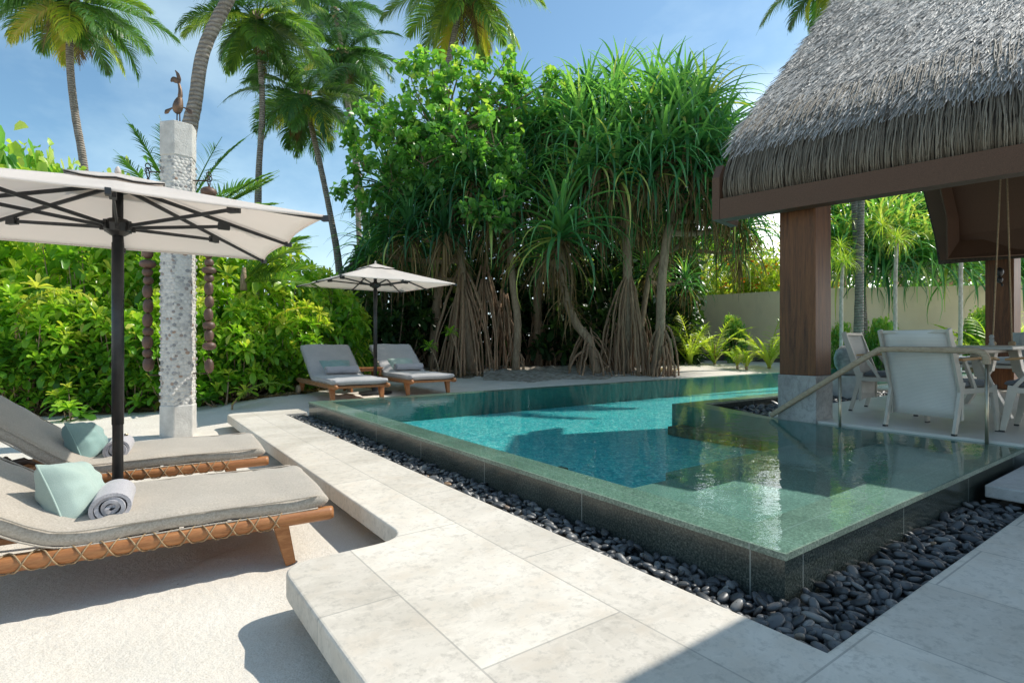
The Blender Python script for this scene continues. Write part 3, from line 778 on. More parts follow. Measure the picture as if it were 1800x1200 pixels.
def towel(L=.40, R=.085, seed=0):
    m = MB(); turns = 3.6; k = 90; th = .0165; r = random.Random(seed); ph = r.uniform(0, 6)
    outer, inner = [], []
    for i in range(k+1):
        a = turns*2*PI*i/k; rad = .014 + (R-.014)*i/k + .003*math.sin(a*1.7+ph)
        outer.append((rad*math.cos(a)*1.05, rad*math.sin(a)*.95)); inner.append(((rad-th)*math.cos(a)*1.05, (rad-th)*math.sin(a)*.95))
    ys = [-L/2, -L/2+.006, -L/4, 0, L/4, L/2-.006, L/2]
    rows_o = []; rows_i = []
    for y in ys:
        e = abs(y) > L/2-.003; s = .985 if e else 1
        jit = .004*math.sin(y*23+ph)
        rows_o.append([(x*s, y + .008*math.sin(i*.35), z*s+R+jit) for i, (x, z) in enumerate(outer)])
        rows_i.append([(x, y + .008*math.sin(i*.35), z+R+jit) for i, (x, z) in enumerate(inner)])
    m.sheet(rows_o); m.sheet([r_[::-1] for r_ in rows_i])
    for y0 in (0, -1):
        m.sheet([rows_o[y0], rows_i[y0]])
    m.sheet([[q[-1] for q in rows_o], [q[-1] for q in rows_i]])
    return m

def make_lounger(label, mat, back, group, loc, rz, detail=True):
    t = thing('sun_lounger', label, 'sun lounger', loc, rz, group)
    W = .40; H = .235; xe = 1.16; xh = -.92
    for s in (-1, 1):
        m = MB(); m.tube([(xh, s*W, H), (xh+.02, s*W, H), (xe-.02, s*W, H), (xe, s*W, H)], [.030, .036, .036, .032], 14)
        rail = m.build('rail', 'teak', t, True)
        c = MB(); x0, x1 = xh+.10, xe-.24; nz = round((x1-x0)/.098)
        for sg in (1, -1):
            pts = []
            for i in range(nz*8+1):
                w_ = i/8; tri = 2*abs((w_ % 2)-1)-1; tri = math.sin(tri*PI/2)*.35+tri*.65
                q = sg*tri*1.75; r_ = .0395 + (.002 if sg > 0 else 0)
                pts.append((x0+(x1-x0)*w_/nz, s*(W+r_*math.cos(q)), H+r_*math.sin(q)))
            c.tube(pts, .0036, 5)
        c.build('cord_lashing', 'cord', rail, True)
    fr = MB()
    fr.box(((xe+xh)/2, 0, H-.012), (xe-xh-.10, .05, .03))
    for x in (xe-.07, -.02, xh+.05): fr.box((x, 0, H-.006), (.075, 2*W-.05, .034))
    for x in np.arange(.10, xe-.16, .105): fr.box((x, 0, H-.002), (.085, 2*W-.05, .018))
    fr.build('seat_slats', 'teak', t, bevel=.004)
    for x, tl in ((.90, .05), (xh+.22, -.05)):
        for s in (-1, 1):
            m = MB(); m.bar((x, s*(W-.015), H-.02), (x+tl, s*(W-.02), .0 if x > 0 else .06), .085, .07, (1, 0, 0), .055, .05)
            m.build('leg', 'teak', t, bevel=.005)
            if x < 0:
                w = MB(); w.tube([(x+tl-.01, s*(W+.012), .075), (x+tl-.01, s*(W+.06), .075)], .075, 18); w.build('wheel', 'grey_teak', t, bevel=.004)
    ca, sa = math.cos(back), math.sin(back)
    b = MB()
    for s in (-1, 1): b.bar((-.02, s*(W-.09), H+.03), (-.02-.80*ca, s*(W-.09), H+.03+.80*sa), .045, .035)
    for k in range(7):
        d = .08+.115*k; b.bar((-.02-d*ca, -(W-.05), H+.045+d*sa), (-.02-d*ca, W-.05, H+.045+d*sa), .07, .016, (sa, 0, ca))
    d = .5; b.bar((-.02-d*ca, -.2, H+.03+d*sa), (xh+.12, -.2, H), .022, .022); b.bar((-.02-d*ca, .2, H+.03+d*sa), (xh+.12, .2, H), .022, .022)
    b.build('backrest_frame', 'teak', t, bevel=.003)
    th = .100; z0 = H+.016+th/2
    path = [(-.02-.86*ca-.02, 0, z0+.86*sa+.01)]
    for d in (.7, .5, .3, .16): path.append((-.02-d*ca, 0, z0+d*sa))
    path += [(-.02-.06*ca, 0, z0+.05*sa+.012), (.05, 0, z0), (.3, 0, z0), (.6, 0, z0+.004), (.9, 0, z0), (xe-.02, 0, z0+.006)]
    path = [tuple(p) for p in smooth_path(path, 4)]
    mt = cushion(path, 2*W+.03, th, 4.2, 30, .005, 3).build('mattress', mat, t, True)
    pp = MB(); Q = [Vector(p) for p in path]
    for s in (-1, 1):
        for e in (.33, -.33):
            pts = []
            for i in range(1, len(Q)-1):
                T = (Q[i+1]-Q[i-1]).normalized(); pts.append(Q[i] + Vector((0, s*(W+.0135), 0)) + Vector((-T.z, 0, T.x))*(th*e))
            pp.tube(pts, .0045, 6)
    pp.build('piping', mat, mt, True)
    return t
def rest(name, m, mat, label, cat, loc, rot, group=None):
    o = m.build(name, mat, None, True); o.location = loc; o.rotation_euler = rot
    return setp(o, label, cat, group)

def make_parasol(label, loc, half, top, rim, rz, group):
    t = thing('parasol', label, 'parasol', loc, rz, group)
    m = MB(); m.tube([(0, 0, -.02), (0, 0, top-.05)], .030, 18); m.tube([(0, 0, top-.42), (0, 0, .62)], .0335, 18); pole = m.build('pole', 'dark_metal', t, True)
    k = MB(); k.tube([(.033, 0, .55), (.05, 0, .55)], .008, 8); k.tube([(.05, -.012, .55), (.05, .02, .55)], .006, 8); k.build('locking_pin', 'rail_metal', pole, True)
    ftb = MB(); ftb.lathe([(.28, .0), (.28, .03), (.06, .05), (.045, .25)], 24); ftb.build('base', 'dark_metal', t, bevel=.004)
    # canopy: eight panels, hollowed between the ribs
    def corner(i):
        q = i*PI/4; e = half if i % 2 == 0 else half*math.sqrt(2)
        return e*math.cos(q), e*math.sin(q)
    c = MB(); nr, na = 10, 8; rows = []
    for j in range(nr+1):
        f = .12 + .88*j/nr; row = []
        for i in range(8):
            a, b = corner(i), corner(i+1)
            for s in range(na):
                w = s/na; sag = 4*w*(1-w)
                x, y = a[0]*(1-w)+b[0]*w, a[1]*(1-w)+b[1]*w
                sh = 1-.035*sag*(f**3)
                z = top - (top-rim)*f**.93 - .028*sag*f*math.sin(PI*min(f, .999))**.6
                row.append((x*f*sh, y*f*sh, z))
        rows.append(row+[row[0]])
    c.sheet(rows); can = c.build('canopy', 'canopy_cloth', t, True, solid=.003)
    hem = MB(); hem.tube([Vector(p) + Vector((0, 0, -.006)) for p in rows[-1]], .006, 6, False); hem.build('hem', 'canopy_cloth', can, True)
    v = MB(); vr = []
    for j in range(5):
        f = j/4*.24+.003; row = []
        for i in range(8):
            a, b = corner(i), corner(i+1)
            for s in range(3):
                w = s/3; x, y = a[0]*(1-w)+b[0]*w, a[1]*(1-w)+b[1]*w
                row.append((x*f, y*f, top+.026-(top-rim)*f**.93 - .012*(4*w*(1-w))*(j/4)))
        vr.append(row+[row[0]])
    v.sheet(vr); v.lathe([(.012, top+.02), (.018, top+.035), (.010, top+.06), (.002, top+.07)], 10); v.build('vent_cap', 'canopy_cloth', can, True, solid=.003)
    g = MB(); gr = [[Vector(p)*1 for p in vr[-1]], [Vector((p[0]*.96, p[1]*.96, p[2]-.010)) for p in vr[-1]]]; g.sheet(gr); g.build('vent_gap_shade', 'black_plastic', can)  # black strip standing in for the shaded slit below the cap
    hub = MB(); hub.lathe([(.05, top-.10), (.075, top-.085), (.075, top-.04), (.04, top-.02)], 16); hub.build('top_hub', 'black_plastic', t)
    hz = rim-.02
    run = MB(); run.lathe([(.036, hz-.045), (.072, hz-.02), (.085, hz+.03), (.055, hz+.06), (.036, hz+.065)], 18)
    for i in range(8): run.box((.08*math.cos(i*PI/4), .08*math.sin(i*PI/4), hz+.015), (.03, .022, .06), i*PI/4)
    run.build('runner_hub', 'black_plastic', t, bevel=.003)
    for i in range(8):
        q = i*PI/4; x, y = corner(i); d = Vector((math.cos(q), math.sin(q), 0)); e = math.hypot(x, y)
        A = Vector((0, 0, top-.065)) + d*.06; B = Vector((x, y, rim-.022))*1.0
        r_ = MB(); r_.bar(A, B, .015, .026, (0, 0, 1), .014, .020); r_.box(B+Vector((0, 0, .004)), (.045, .026, .034), q)
        rb = r_.build('rib', 'dark_metal', t, bevel=.002)
        M_ = A.lerp(B, .56) - Vector((0, 0, .03))
        s_ = MB(); s_.bar(Vector((0, 0, hz+.015)) + d*.085, M_, .013, .022); s_.box(M_, (.075, .034, .045), q); s_.build('strut', 'dark_metal', rb, bevel=.002)
    return t

def build_parasols():
    t = make_parasol('near cream parasol on a charcoal pole between the two grey loungers', (-.01, 4.30, .05), 1.03, 2.20, 1.89, math.radians(-2), 'cream square parasols')
    st = MB()
    base = Vector((.62, .10, 2.035))
    for k, (dx, dy, dz) in enumerate(((.10, -.05, .0), (.2, .0, -.02), (.26, .06, -.05), (.32, .02, -.06), (.15, .08, .01))):
        pts = [base + Vector((i/6*dx + .02*math.sin(i*2.1+k), dy*i/6 + .02*math.cos(i*1.7+k), dz*i/6 + .018*math.sin(i*1.3+k*2)**2)) for i in range(7)]
        st.sheet([[p + Vector((0, -.012, .012)) for p in pts], [p + Vector((0, .012, .014)) for p in pts]])
    st.build('tie_strap', 'cushion_cloth', t, True, solid=.003)
    make_parasol('far cream parasol standing between the two distant loungers', (3.58, 9.0, gz(3.58, 9.0)), 1.0, 2.22, 1.88, math.radians(3), 'cream square parasols')

def build_loungers():
    g = 'teak sun loungers with grey mattresses'
    rz = math.radians(-4.2)
    make_lounger('nearest teak lounger with pale green pillow and taupe mattress in front of the parasol pole', 'mattress_cloth', math.radians(33), g, (-.20, 3.42, .05), rz)
    make_lounger('teak lounger behind the near parasol pole with teal pillow and grey mattress', 'mattress_cloth', math.radians(38), g, (-.20, 4.98, .05), rz)
    make_lounger('far lounger with its foot end in sun, wheels showing, left of the distant parasol pole', 'mattress_cloth_far', math.radians(37), g, (2.93, 9.0, gz(2.93, 8.9)), -PI/2)
    make_lounger('far lounger dappled by tree shade to the right of the distant parasol pole', 'mattress_cloth_far', math.radians(37), g, (4.30, 9.36, gz(4.30, 9.36)), -PI/2)
    # pillows and towels
    rest('pillow', pillow(.315, .315, .20, 18, 1), 'pale_pillow_cloth', 'pale mint pillow half in shade on the nearest lounger', 'pillow', (-.18, 3.34, .475), (math.radians(-28), math.radians(10), math.radians(62)))
    rest('pillow', pillow(.31, .31, .19, 18, 2), 'pillow_cloth', 'teal pillow on the lounger behind the near parasol pole', 'pillow', (-.19, 4.92, .48), (math.radians(-26), math.radians(8), math.radians(66)))
    rest('rolled_towel', towel(.32, .082, 1), 'towel_cloth', 'rolled grey towel on the nearest lounger beside the pale mint pillow', 'towel', (-.02, 3.27, .353), (0, 0, math.radians(-4)))
    rest('rolled_towel', towel(.32, .082, 2), 'towel_cloth', 'rolled grey towel beside the teal pillow on the lounger behind the pole', 'towel', (.0, 4.86, .353), (0, 0, math.radians(-6)))
    for (x, y, mat, la, lb, dx) in ((2.93, 9.0, 'pillow_cloth', 'flat teal pillow on the far lounger left of the distant pole', 'lavender grey rolled towel on the far left lounger', .04),
                                (4.30, 9.36, 'pale_pillow_cloth', 'pale green pillow with leaf shadows on the far right lounger', 'light grey rolled towel on the dappled far right lounger', .02)):
        z = gz(x, y)
        rest('pillow', pillow(.50, .34, .13, 14, 3), mat, la, 'pillow', (x+dx, y+.17, z+.465), (math.radians(-50), 0, 0))
        rest('rolled_towel', towel(.52, .075, 4), 'towel_cloth', lb, 'towel', (x+.06, y-.02, z+.353), (0, 0, PI/2))
    # side tables
    def side_table(label, loc, rz, sx, sy, h):
        t = thing('side_table', label, 'side table', loc, rz, 'slatted teak side tables')
        m = MB()
        for k in range(6): m.box((-sx/2+sx*(k+.5)/6, 0, h), (sx/6-.008, sy, .02))
        m.build('table_top', 'teak', t, bevel=.003)
        fr = MB()
        for s in (-1, 1): fr.box((0, s*(sy/2-.05), h-.035), (sx-.04, .025, .045)); fr.box((s*(sx/2-.05), 0, h-.033), (.025, sy-.13, .04))
        fr.build('apron', 'teak', t, bevel=.002)
        for i in (-1, 1):
            for j in (-1, 1):
                b = MB(); b.box((i*(sx/2-.045), j*(sy/2-.045), (h-.01)/2), (.04, .04, h-.02)); b.build('leg', 'teak', t, bevel=.003)
    side_table('low teak side table between the two near loungers', (-.52, 4.20, .05), math.radians(-4), .56, .40, .375)
    side_table('small slatted teak table between the two far loungers', (3.58, 9.62, gz(3.58, 9.6)), 0, .62, .46, .42)
    d = MB()
    for k in range(16):
        a = k*2.4; r = .02+.012*k**.5; q = .03+.02*rnd.random()
        pts = [(r*math.cos(a)*(1+.9*i), r*math.sin(a)*(1+.9*i), .02 + .05*math.sin(i*.9) ) for i in range(4)]
        d.tube(pts, [.016, .018, .014, .006], 7)
    d.lathe([(.07, 0), (.085, .012), (.05, .03)], 14)
    o = d.build('carved_dish', 'iron', None, True); o.location = (-.60, 4.22, .437); setp(o, 'dark knobbly carved dish on the low side table between the near loungers', 'dish')

# ------------------------------------------------------------------ totem column, bird and stone strings
def build_column():
    c = Vector((.57, 7.62)); g = .03; zt = 3.78
    t = thing('stone_column', 'tall hexagonal column faced with pale pebbles on the sand', 'column', (c.x, c.y, g), math.radians(12))
    R = .200
    def hexp(r, a=0): return [(r*math.cos(PI/3*k+a), r*math.sin(PI/3*k+a)) for k in range(6)]
    b = MB(); b.prism(hexp(R), -.1, .42); b.build('base_block', 'cast_stone', t, bevel=.012)
    b = MB(); b.prism(hexp(R*.985), zt-g-.40, zt-g); b.build('cap_block', 'cast_stone', t, bevel=.010)
    s = MB(); s.prism(hexp(R*.93), .42, zt-g-.40); sh = s.build('shaft', 'cast_stone', t)
    p = MB()
    apo = R*.93*math.cos(PI/6); side = R*.93
    for f in range(6):
        a = PI/3*f+PI/6; nrm = Vector((math.cos(a), math.sin(a), 0)); tg = Vector((-math.sin(a), math.cos(a), 0))
        z = .44; row = 0
        while z < zt-g-.42:
            x = -side/2 + (.0 if row % 2 else .024)
            while x < side/2+.005:
                r = rnd.uniform(.019, .031); rz_ = rnd.uniform(.016, .026)
                M = Matrix((tg, Vector((0, 0, 1)), nrm)).transposed() @ Matrix.Rotation(rnd.uniform(-.6, .6), 3, 'Z')
                p.tint = min(1, max(0.001, rnd.random()))
                p.ball(nrm*(apo-.0022) + tg*(x+rnd.uniform(-.006, .006)) + Vector((0, 0, z+rnd.uniform(-.006, .006))), (r, rz_, .0058), 9, 6, M)
                x += rnd.uniform(.044, .054)
            z += .040; row += 1
    p.build('pebble_facing', 'column_pebble', sh, True)
    # metal bird standing on the cap
    bt = thing('bird_sculpture', 'rusty metal bird sculpture with upturned tail on the pebble column', 'sculpture', (c.x+.0, c.y, zt))
    RT = Vector((CT, -ST, 0))                       # facing sideways to the terrace
    bt.scale = (.88, .88, .88)
    def q(x, z, y=0): return RT*x + Vector((ST, CT, 0))*y + Vector((0, 0, z))
    body = MB()
    spine = smooth_path([q(.0, .17), q(-.012, .22), q(.0, .30), q(.022, .39), q(.026, .47), q(.012, .545), q(.0, .59)], 5)
    n = len(spine); rad = []
    for i in range(n):
        f = i/(n-1); rad.append(max(.006, .064*math.sin(PI*min(1, f*1.55+.12))**.8 if f < .52 else .064*math.sin(PI*min(1, .52*1.55+.12))**.8*(1-(f-.52)/.48)**1.1+.012))
    body.tube(spine, rad, 14); body.build('body', 'rust_metal', bt, True)
    for nm, pts, w in (('tail_fin', [q(.004, .58), q(-.02, .61), q(-.07, .63), q(-.105, .60)], (.016, .036, .040, .008)),
                       ('tail_fin', [q(.004, .57), q(.008, .63), q(-.01, .70), q(-.045, .755)], (.016, .028, .022, .004))):
        f = MB(); pp = smooth_path(pts, 4); k = len(pp); up = Vector((ST, CT, 0))
        ws = [np.interp(i/(k-1), (0, .33, .66, 1), w) for i in range(k)]
        rows = []
        for i, p_ in enumerate(pp):
            d = (pp[min(i+1, k-1)]-pp[max(i-1, 0)]).normalized(); s_ = d.cross(up).normalized(); rows.append([p_-s_*ws[i], p_+up*.006, p_+s_*ws[i]])
        f.sheet(rows); f.build(nm, 'rust_metal', bt, True, solid=.006)
    for sgn in (-1, 1):
        w = MB(); a = q(sgn*.065, .25); pp = smooth_path([a, q(sgn*.10, .235), q(sgn*.15, .20), q(sgn*.185, .165)], 3); k = len(pp)
        rows = []
        for i, p_ in enumerate(pp):
            ww = np.interp(i/(k-1), (0, .4, .75, 1), (.006, .012, .034, .006)); d = (pp[min(i+1, k-1)]-pp[max(i-1, 0)]).normalized(); s_ = d.cross(Vector((ST, CT, 0)))
            rows.append([p_-s_*ww, p_, p_+s_*ww])
        w.sheet(rows); w.build('wing', 'rust_metal', bt, True, solid=.006)
        l = MB(); l.tube([q(sgn*.020, .0), q(sgn*.018, .19)], .008, 8); l.tube([q(sgn*.020, .006), q(sgn*.02+.05, .006)], .006, 6); l.build('leg', 'iron', bt, True)
    e = MB(); e.ball(q(.012, .345, -.058), (.010, .010, .010)); e.build('eye', 'black_plastic', bt, True)
    # the two strings of stones on brackets
    X1 = Vector((CT, -ST, 0))
    def string(label, sgn, beads, ztop, zbot):
        o = thing('stone_string', label, 'hanging ornament', (c.x+X1.x*sgn*.365, c.y+X1.y*sgn*.365, 0), 0, 'strings of brown stones beside the column')
        br = MB()
        for z in (ztop-.07, zbot): br.tube([X1*(-sgn*.20)+Vector((0, 0, z)), X1*(-sgn*.02)+Vector((0, 0, z+.0)), Vector((0, 0, z+.02))], .008, 8)
        br.build('bracket', 'iron', o, True)
        wire = MB(); wire.tube([(0, 0, zbot), (0, 0, ztop-.1)], .004, 6); wire.build('wire', 'iron', o, True)
        for k, (dz, r) in enumerate(((.0, .030), (-.085, .052), (-.165, .028), (-.05, .035))):
            rg = MB(); pts = [Vector((r*math.cos(q_), 0, r*math.sin(q_))) for q_ in [2*PI*i/20 for i in range(21)]]
            a = .5+k*.7; rg.tube([Vector((p_.x*math.cos(a), p_.x*math.sin(a), p_.z+ztop+dz)) for p_ in pts], .006, 6, False); rg.build('chain_ring', 'iron', o, True)
        for z, w, h in beads:
            b = MB(); j = .006*rnd.uniform(-1, 1)
            prof = [(max(.004, math.sin(PI*i/14)**.85*w/2), -math.cos(PI*i/14)*h/2) for i in range(15)]
            b.lathe(prof, 18, (j, j, z)); b.build('stone_bead', 'bead_stone', o, True)
    k = 7.0/956*.93
    def z_(py): return EYE + (600-py)*6.53/956
    def B(lst): return [(z_((a+b)/2), w*6.53/956, (b-a)*1.06*6.53/956) for a, b, w in lst]
    left = [(348, 366, 22), (368, 390, 16), (392, 410, 24), (412, 436, 16), (437, 455, 17), (457, 472, 26), (472, 486, 17), (486, 501, 16), (501, 524, 16), (526, 550, 16), (551, 575, 16), (575, 590, 17), (590, 613, 17), (613, 628, 16), (628, 652, 18)]
    right = [(330, 347, 26), (349, 362, 17), (364, 386, 15), (388, 410, 16), (412, 436, 16), (437, 455, 15), (455, 469, 15), (469, 482, 23), (482, 496, 16), (496, 519, 15), (520, 541, 15), (542, 565, 15), (565, 579, 20), (579, 601, 15), (601, 615, 22), (631, 655, 15)]
    string('brown stone string on the shaded column side, nearer the parasol pole', -1, B(left), z_(293), z_(659))
    string('brown stone string on the sunlit column side with a gap near its end', 1, B(right), z_(308), z_(656))

# ------------------------------------------------------------------ dining set, rail, swing seat, stone pot
FL = .42
def make_chair(label, loc, rz):
    """faces +x; origin on the floor under the seat"""
    t = thing('dining_chair', label, 'chair', loc, rz, 'pale grey garden armchairs round the table')
    W = .27
    sl = MB(); n = 9; rows = []
    for i in range(n+1):
        f = i/n; x = -.235 - .03*(1-f)*0 - .20*max(0, f-.22)**1.05; z = .13 + .745*f
        if f < .30: x = -.235 - .03*(f/.3)*0
        rows.append([(x - .018*math.sin(PI*j/8), -W+2*W*j/8, z) for j in range(9)])
    sl.sheet(rows); sl.build('backrest', 'sling_cloth', t, True, solid=.006)
    for s in (-1, 1):
        b = MB()
        b.bar((-.235, s*(W+.012), .36), (-.405, s*(W+.012), .885), .024, .07, (1, 0, 0), .024, .05)
        b.bar((-.235, s*(W+.012), .36), (-.235, s*(W+.012), .12), .022, .03, (1, 0, 0))
        b.build('back_post', 'chair_paint', t, bevel=.004)
        l = MB(); l.bar((-.225, s*(W+.012), .44), (-.33, s*(W+.012), .012), .028, .048, (1, 0, 0), .026, .036); lo = l.build('leg', 'chair_paint', t, bevel=.003)
        c = MB(); c.box((-.332, s*(W+.012), .008), (.036, .028, .016)); c.build('foot_cap', 'black_plastic', lo)
        l = MB(); l.bar((.20, s*(W+.012), .40), (.27, s*(W+.012), .012), .028, .07, (1, 0, 0), .026, .038)
        l.bar((.21, s*(W+.012), .37), (.02, s*(W+.012), .62), .026, .030, (1, 0, 0)); l.bar((-.20, s*(W+.012), .62), (-.05, s*(W+.012), .375), .026, .030, (1, 0, 0))
        lo = l.build('leg', 'chair_paint', t, bevel=.003)
        c = MB(); c.box((.272, s*(W+.012), .008), (.038, .028, .016)); c.build('foot_cap', 'black_plastic', lo)
        r = MB(); r.bar((-.24, s*(W+.012), .365), (.235, s*(W+.012), .365), .026, .045); r.build('side_rail', 'chair_paint', t, bevel=.003)
        a = MB(); pts = [(-.27, s*(W+.015), .628), (-.05, s*(W+.02), .640), (.14, s*(W+.02), .640), (.25, s*(W+.01), .625)]
        for p_, q_ in zip(pts, pts[1:]): a.bar(p_, q_, .055, .022)
        a.build('armrest', 'teak_arm', t, bevel=.005)
    for cx, cz, hh in ((.215, .365, .04), (-.225, .355, .03), (-.385, .865, .03)):
        f = MB(); f.box((cx, 0, cz), (.03, 2*W+.01, hh)); f.build('cross_rail', 'chair_paint', t, bevel=.003)
    cushion([(-.22, 0, .415), (-.1, 0, .418), (.1, 0, .422), (.265, 0, .415)], 2*W-.01, .065, 4, 24, .003, 2).build('seat_cushion', 'cushion_cloth', t, True)
    return t
def build_dining():
    make_chair('nearest armchair seen from behind with its pale sling back to the handrail', (5.98, 1.70, FL), math.radians(-14))
    make_chair('armchair in profile beside the timber post and the round stone pot', (7.0, 2.44, FL), math.radians(-84))
    make_chair('armchair mostly hidden behind the nearest one, only its back top showing', (9.25, 2.78, FL), math.radians(-88))
    make_chair('armchair at the picture edge with dark seat cushion turned to the table', (6.47, 1.07, FL), math.radians(92))
    make_chair('armchair behind the table legs, half hidden by the table edge', (8.30, .90, FL), math.radians(92))
    t = thing('dining_table', 'long grey outdoor dining table with forked pedestal legs', 'dining table', (7.95, 1.86, FL))
    m = MB(); m.box((0, 0, .715), (2.6, 1.0, .03)); m.build('table_top', 'chair_paint', t, bevel=.008)
    m = MB(); m.box((0, 0, .675), (2.1, .10, .05)); m.build('beam', 'chair_paint', t, bevel=.004)
    for sx in (-.72, .72):
        for s in (-1, 1):
            l = MB(); l.bar((sx, s*.10, .69), (sx, s*.14, .42), .16, .09, (0, 1, 0), .13, .09); l.bar((sx, s*.14, .44), (sx+.0, s*.36, .0), .12, .08, (0, 1, 0), .10, .055); l.build('leg', 'chair_paint', t, bevel=.008)
    p = at(1743, 612, 6.3); p.z = FL+.731
    k = thing('pepper_mill', 'small turned pale pepper mill on the dining table', 'pepper mill', p)
    b = MB(); b.lathe([(.026, 0), (.028, .02), (.018, .045), (.024, .065), (.022, .08)], 16); b.build('mill_body', 'cast_stone', k, True)
    b = MB(); b.lathe([(.012, .08), (.024, .095), (.022, .115), (.008, .128)], 16); b.build('mill_top', 'cast_stone', k, True)
    # grey stone pot
    p = on_ground(1496, 9.0); p.z = .22
    o = thing('stone_pot', 'round rough grey stone pot behind the profile armchair', 'pot', p)
    b = MB(); b.lathe([(.10, .42), (.17, .46), (.235, .58), (.25, .70), (.22, .82), (.15, .90), (.10, .915)], 26); b.build('pot_body', 'pot_stone', o, True)
    b = MB(); b.lathe([(.085, .90), (.105, .93), (.09, .935), (.07, .91)], 24); b.build('pot_rim', 'pot_stone', o, True)
    b = MB(); b.box((0, 0, .21), (.5, .5, .42)); b.build('stand', 'cast_stone', o, bevel=.02)
    # handrail
    t = thing('handrail', 'weathered wooden handrail on thin brass posts at the pavilion pool steps', 'handrail', (0, 0, 0))
    m = MB(); u = 5.53
    path = [(u, 3.03, .43), (u, 2.52, .79), (u+.0, 2.08, 1.095), (u, 2.00, 1.125), (u, 1.90, 1.132), (u, 1.42, 1.128), (u, 1.33, 1.118), (u, 1.29, 1.08), (u, 1.285, 1.02)]
    for a, b in zip(path, path[1:]): pass
    rows = []
    P = smooth_path(path, 5)
    for i, p_ in enumerate(P):
        d = (P[min(i+1, len(P)-1)]-P[max(i-1, 0)]).normalized(); sd = Vector((1, 0, 0)); nn = d.cross(sd).normalized()
        rows.append([p_ + sd*a_ + nn*b_ for a_, b_ in rr_ring(.052, .050, 14, 4)])
    for r_ in rows: r_.append(r_[0])
    m.sheet(rows); m._add(rows[0][:-1], [tuple(range(14))]); m._add(rows[-1][:-1], [tuple(range(14))])
    m.build('rail', 'grey_teak', t, True)
    for v, zt in ((2.36, .88), (1.285, 1.04)):
        b = MB(); b.tube([(u, v, .19), (u, v, zt)], .0125, 12); b.build('rail_post', 'rail_metal', t, True)
    # swinging daybed on ropes
    c = at(1790, 640, 8.3)
    t = thing('swing_seat', 'hanging swing seat on long ropes in front of the far post', 'swing seat', (c.x, c.y, FL))
    m = MB(); m.box((0, 0, .40), (.80, 1.9, .05)); m.build('seat_board', 'chair_paint', t, bevel=.006)
    m = MB(); cushion([(-.93, 0, .48), (-.3, 0, .483), (.3, 0, .483), (.93, 0, .48)], .78, .11, 4, 24).build('seat_pad', 'light_cushion_cloth', t, True).rotation_euler = (0, 0, PI/2)
    for px0, px1, dx in ((1761, 1745, .0), (1769, 1779, .0)):
        a = at(px0, 270, 8.0); b = at(px1, 606, 8.0)
        r = MB(); A = a-Vector((c.x, c.y, FL)); Bp = b-Vector((c.x, c.y, FL))
        r.tube([A, A.lerp(Bp, .5), Bp, Bp+Vector((0, 0, -.3))], .010, 8); ro = r.build('rope', 'rope', t, True)
        kn = MB(); kn.ball(Bp+Vector((0, 0, .02)), (.045, .045, .04)); kn.ball(Bp+Vector((.02, 0, -.05)), (.05, .05, .045)); kn.build('knot', 'rope', ro, True)
    p = at(1800, 622, 8.1)
    rest('pillow', pillow(.44, .42, .16, 14, 6), 'light_cushion_cloth', 'pale grey pillow on the hanging swing seat', 'pillow', (p.x, p.y, FL+.72), (math.radians(-20), 0, math.radians(30)))

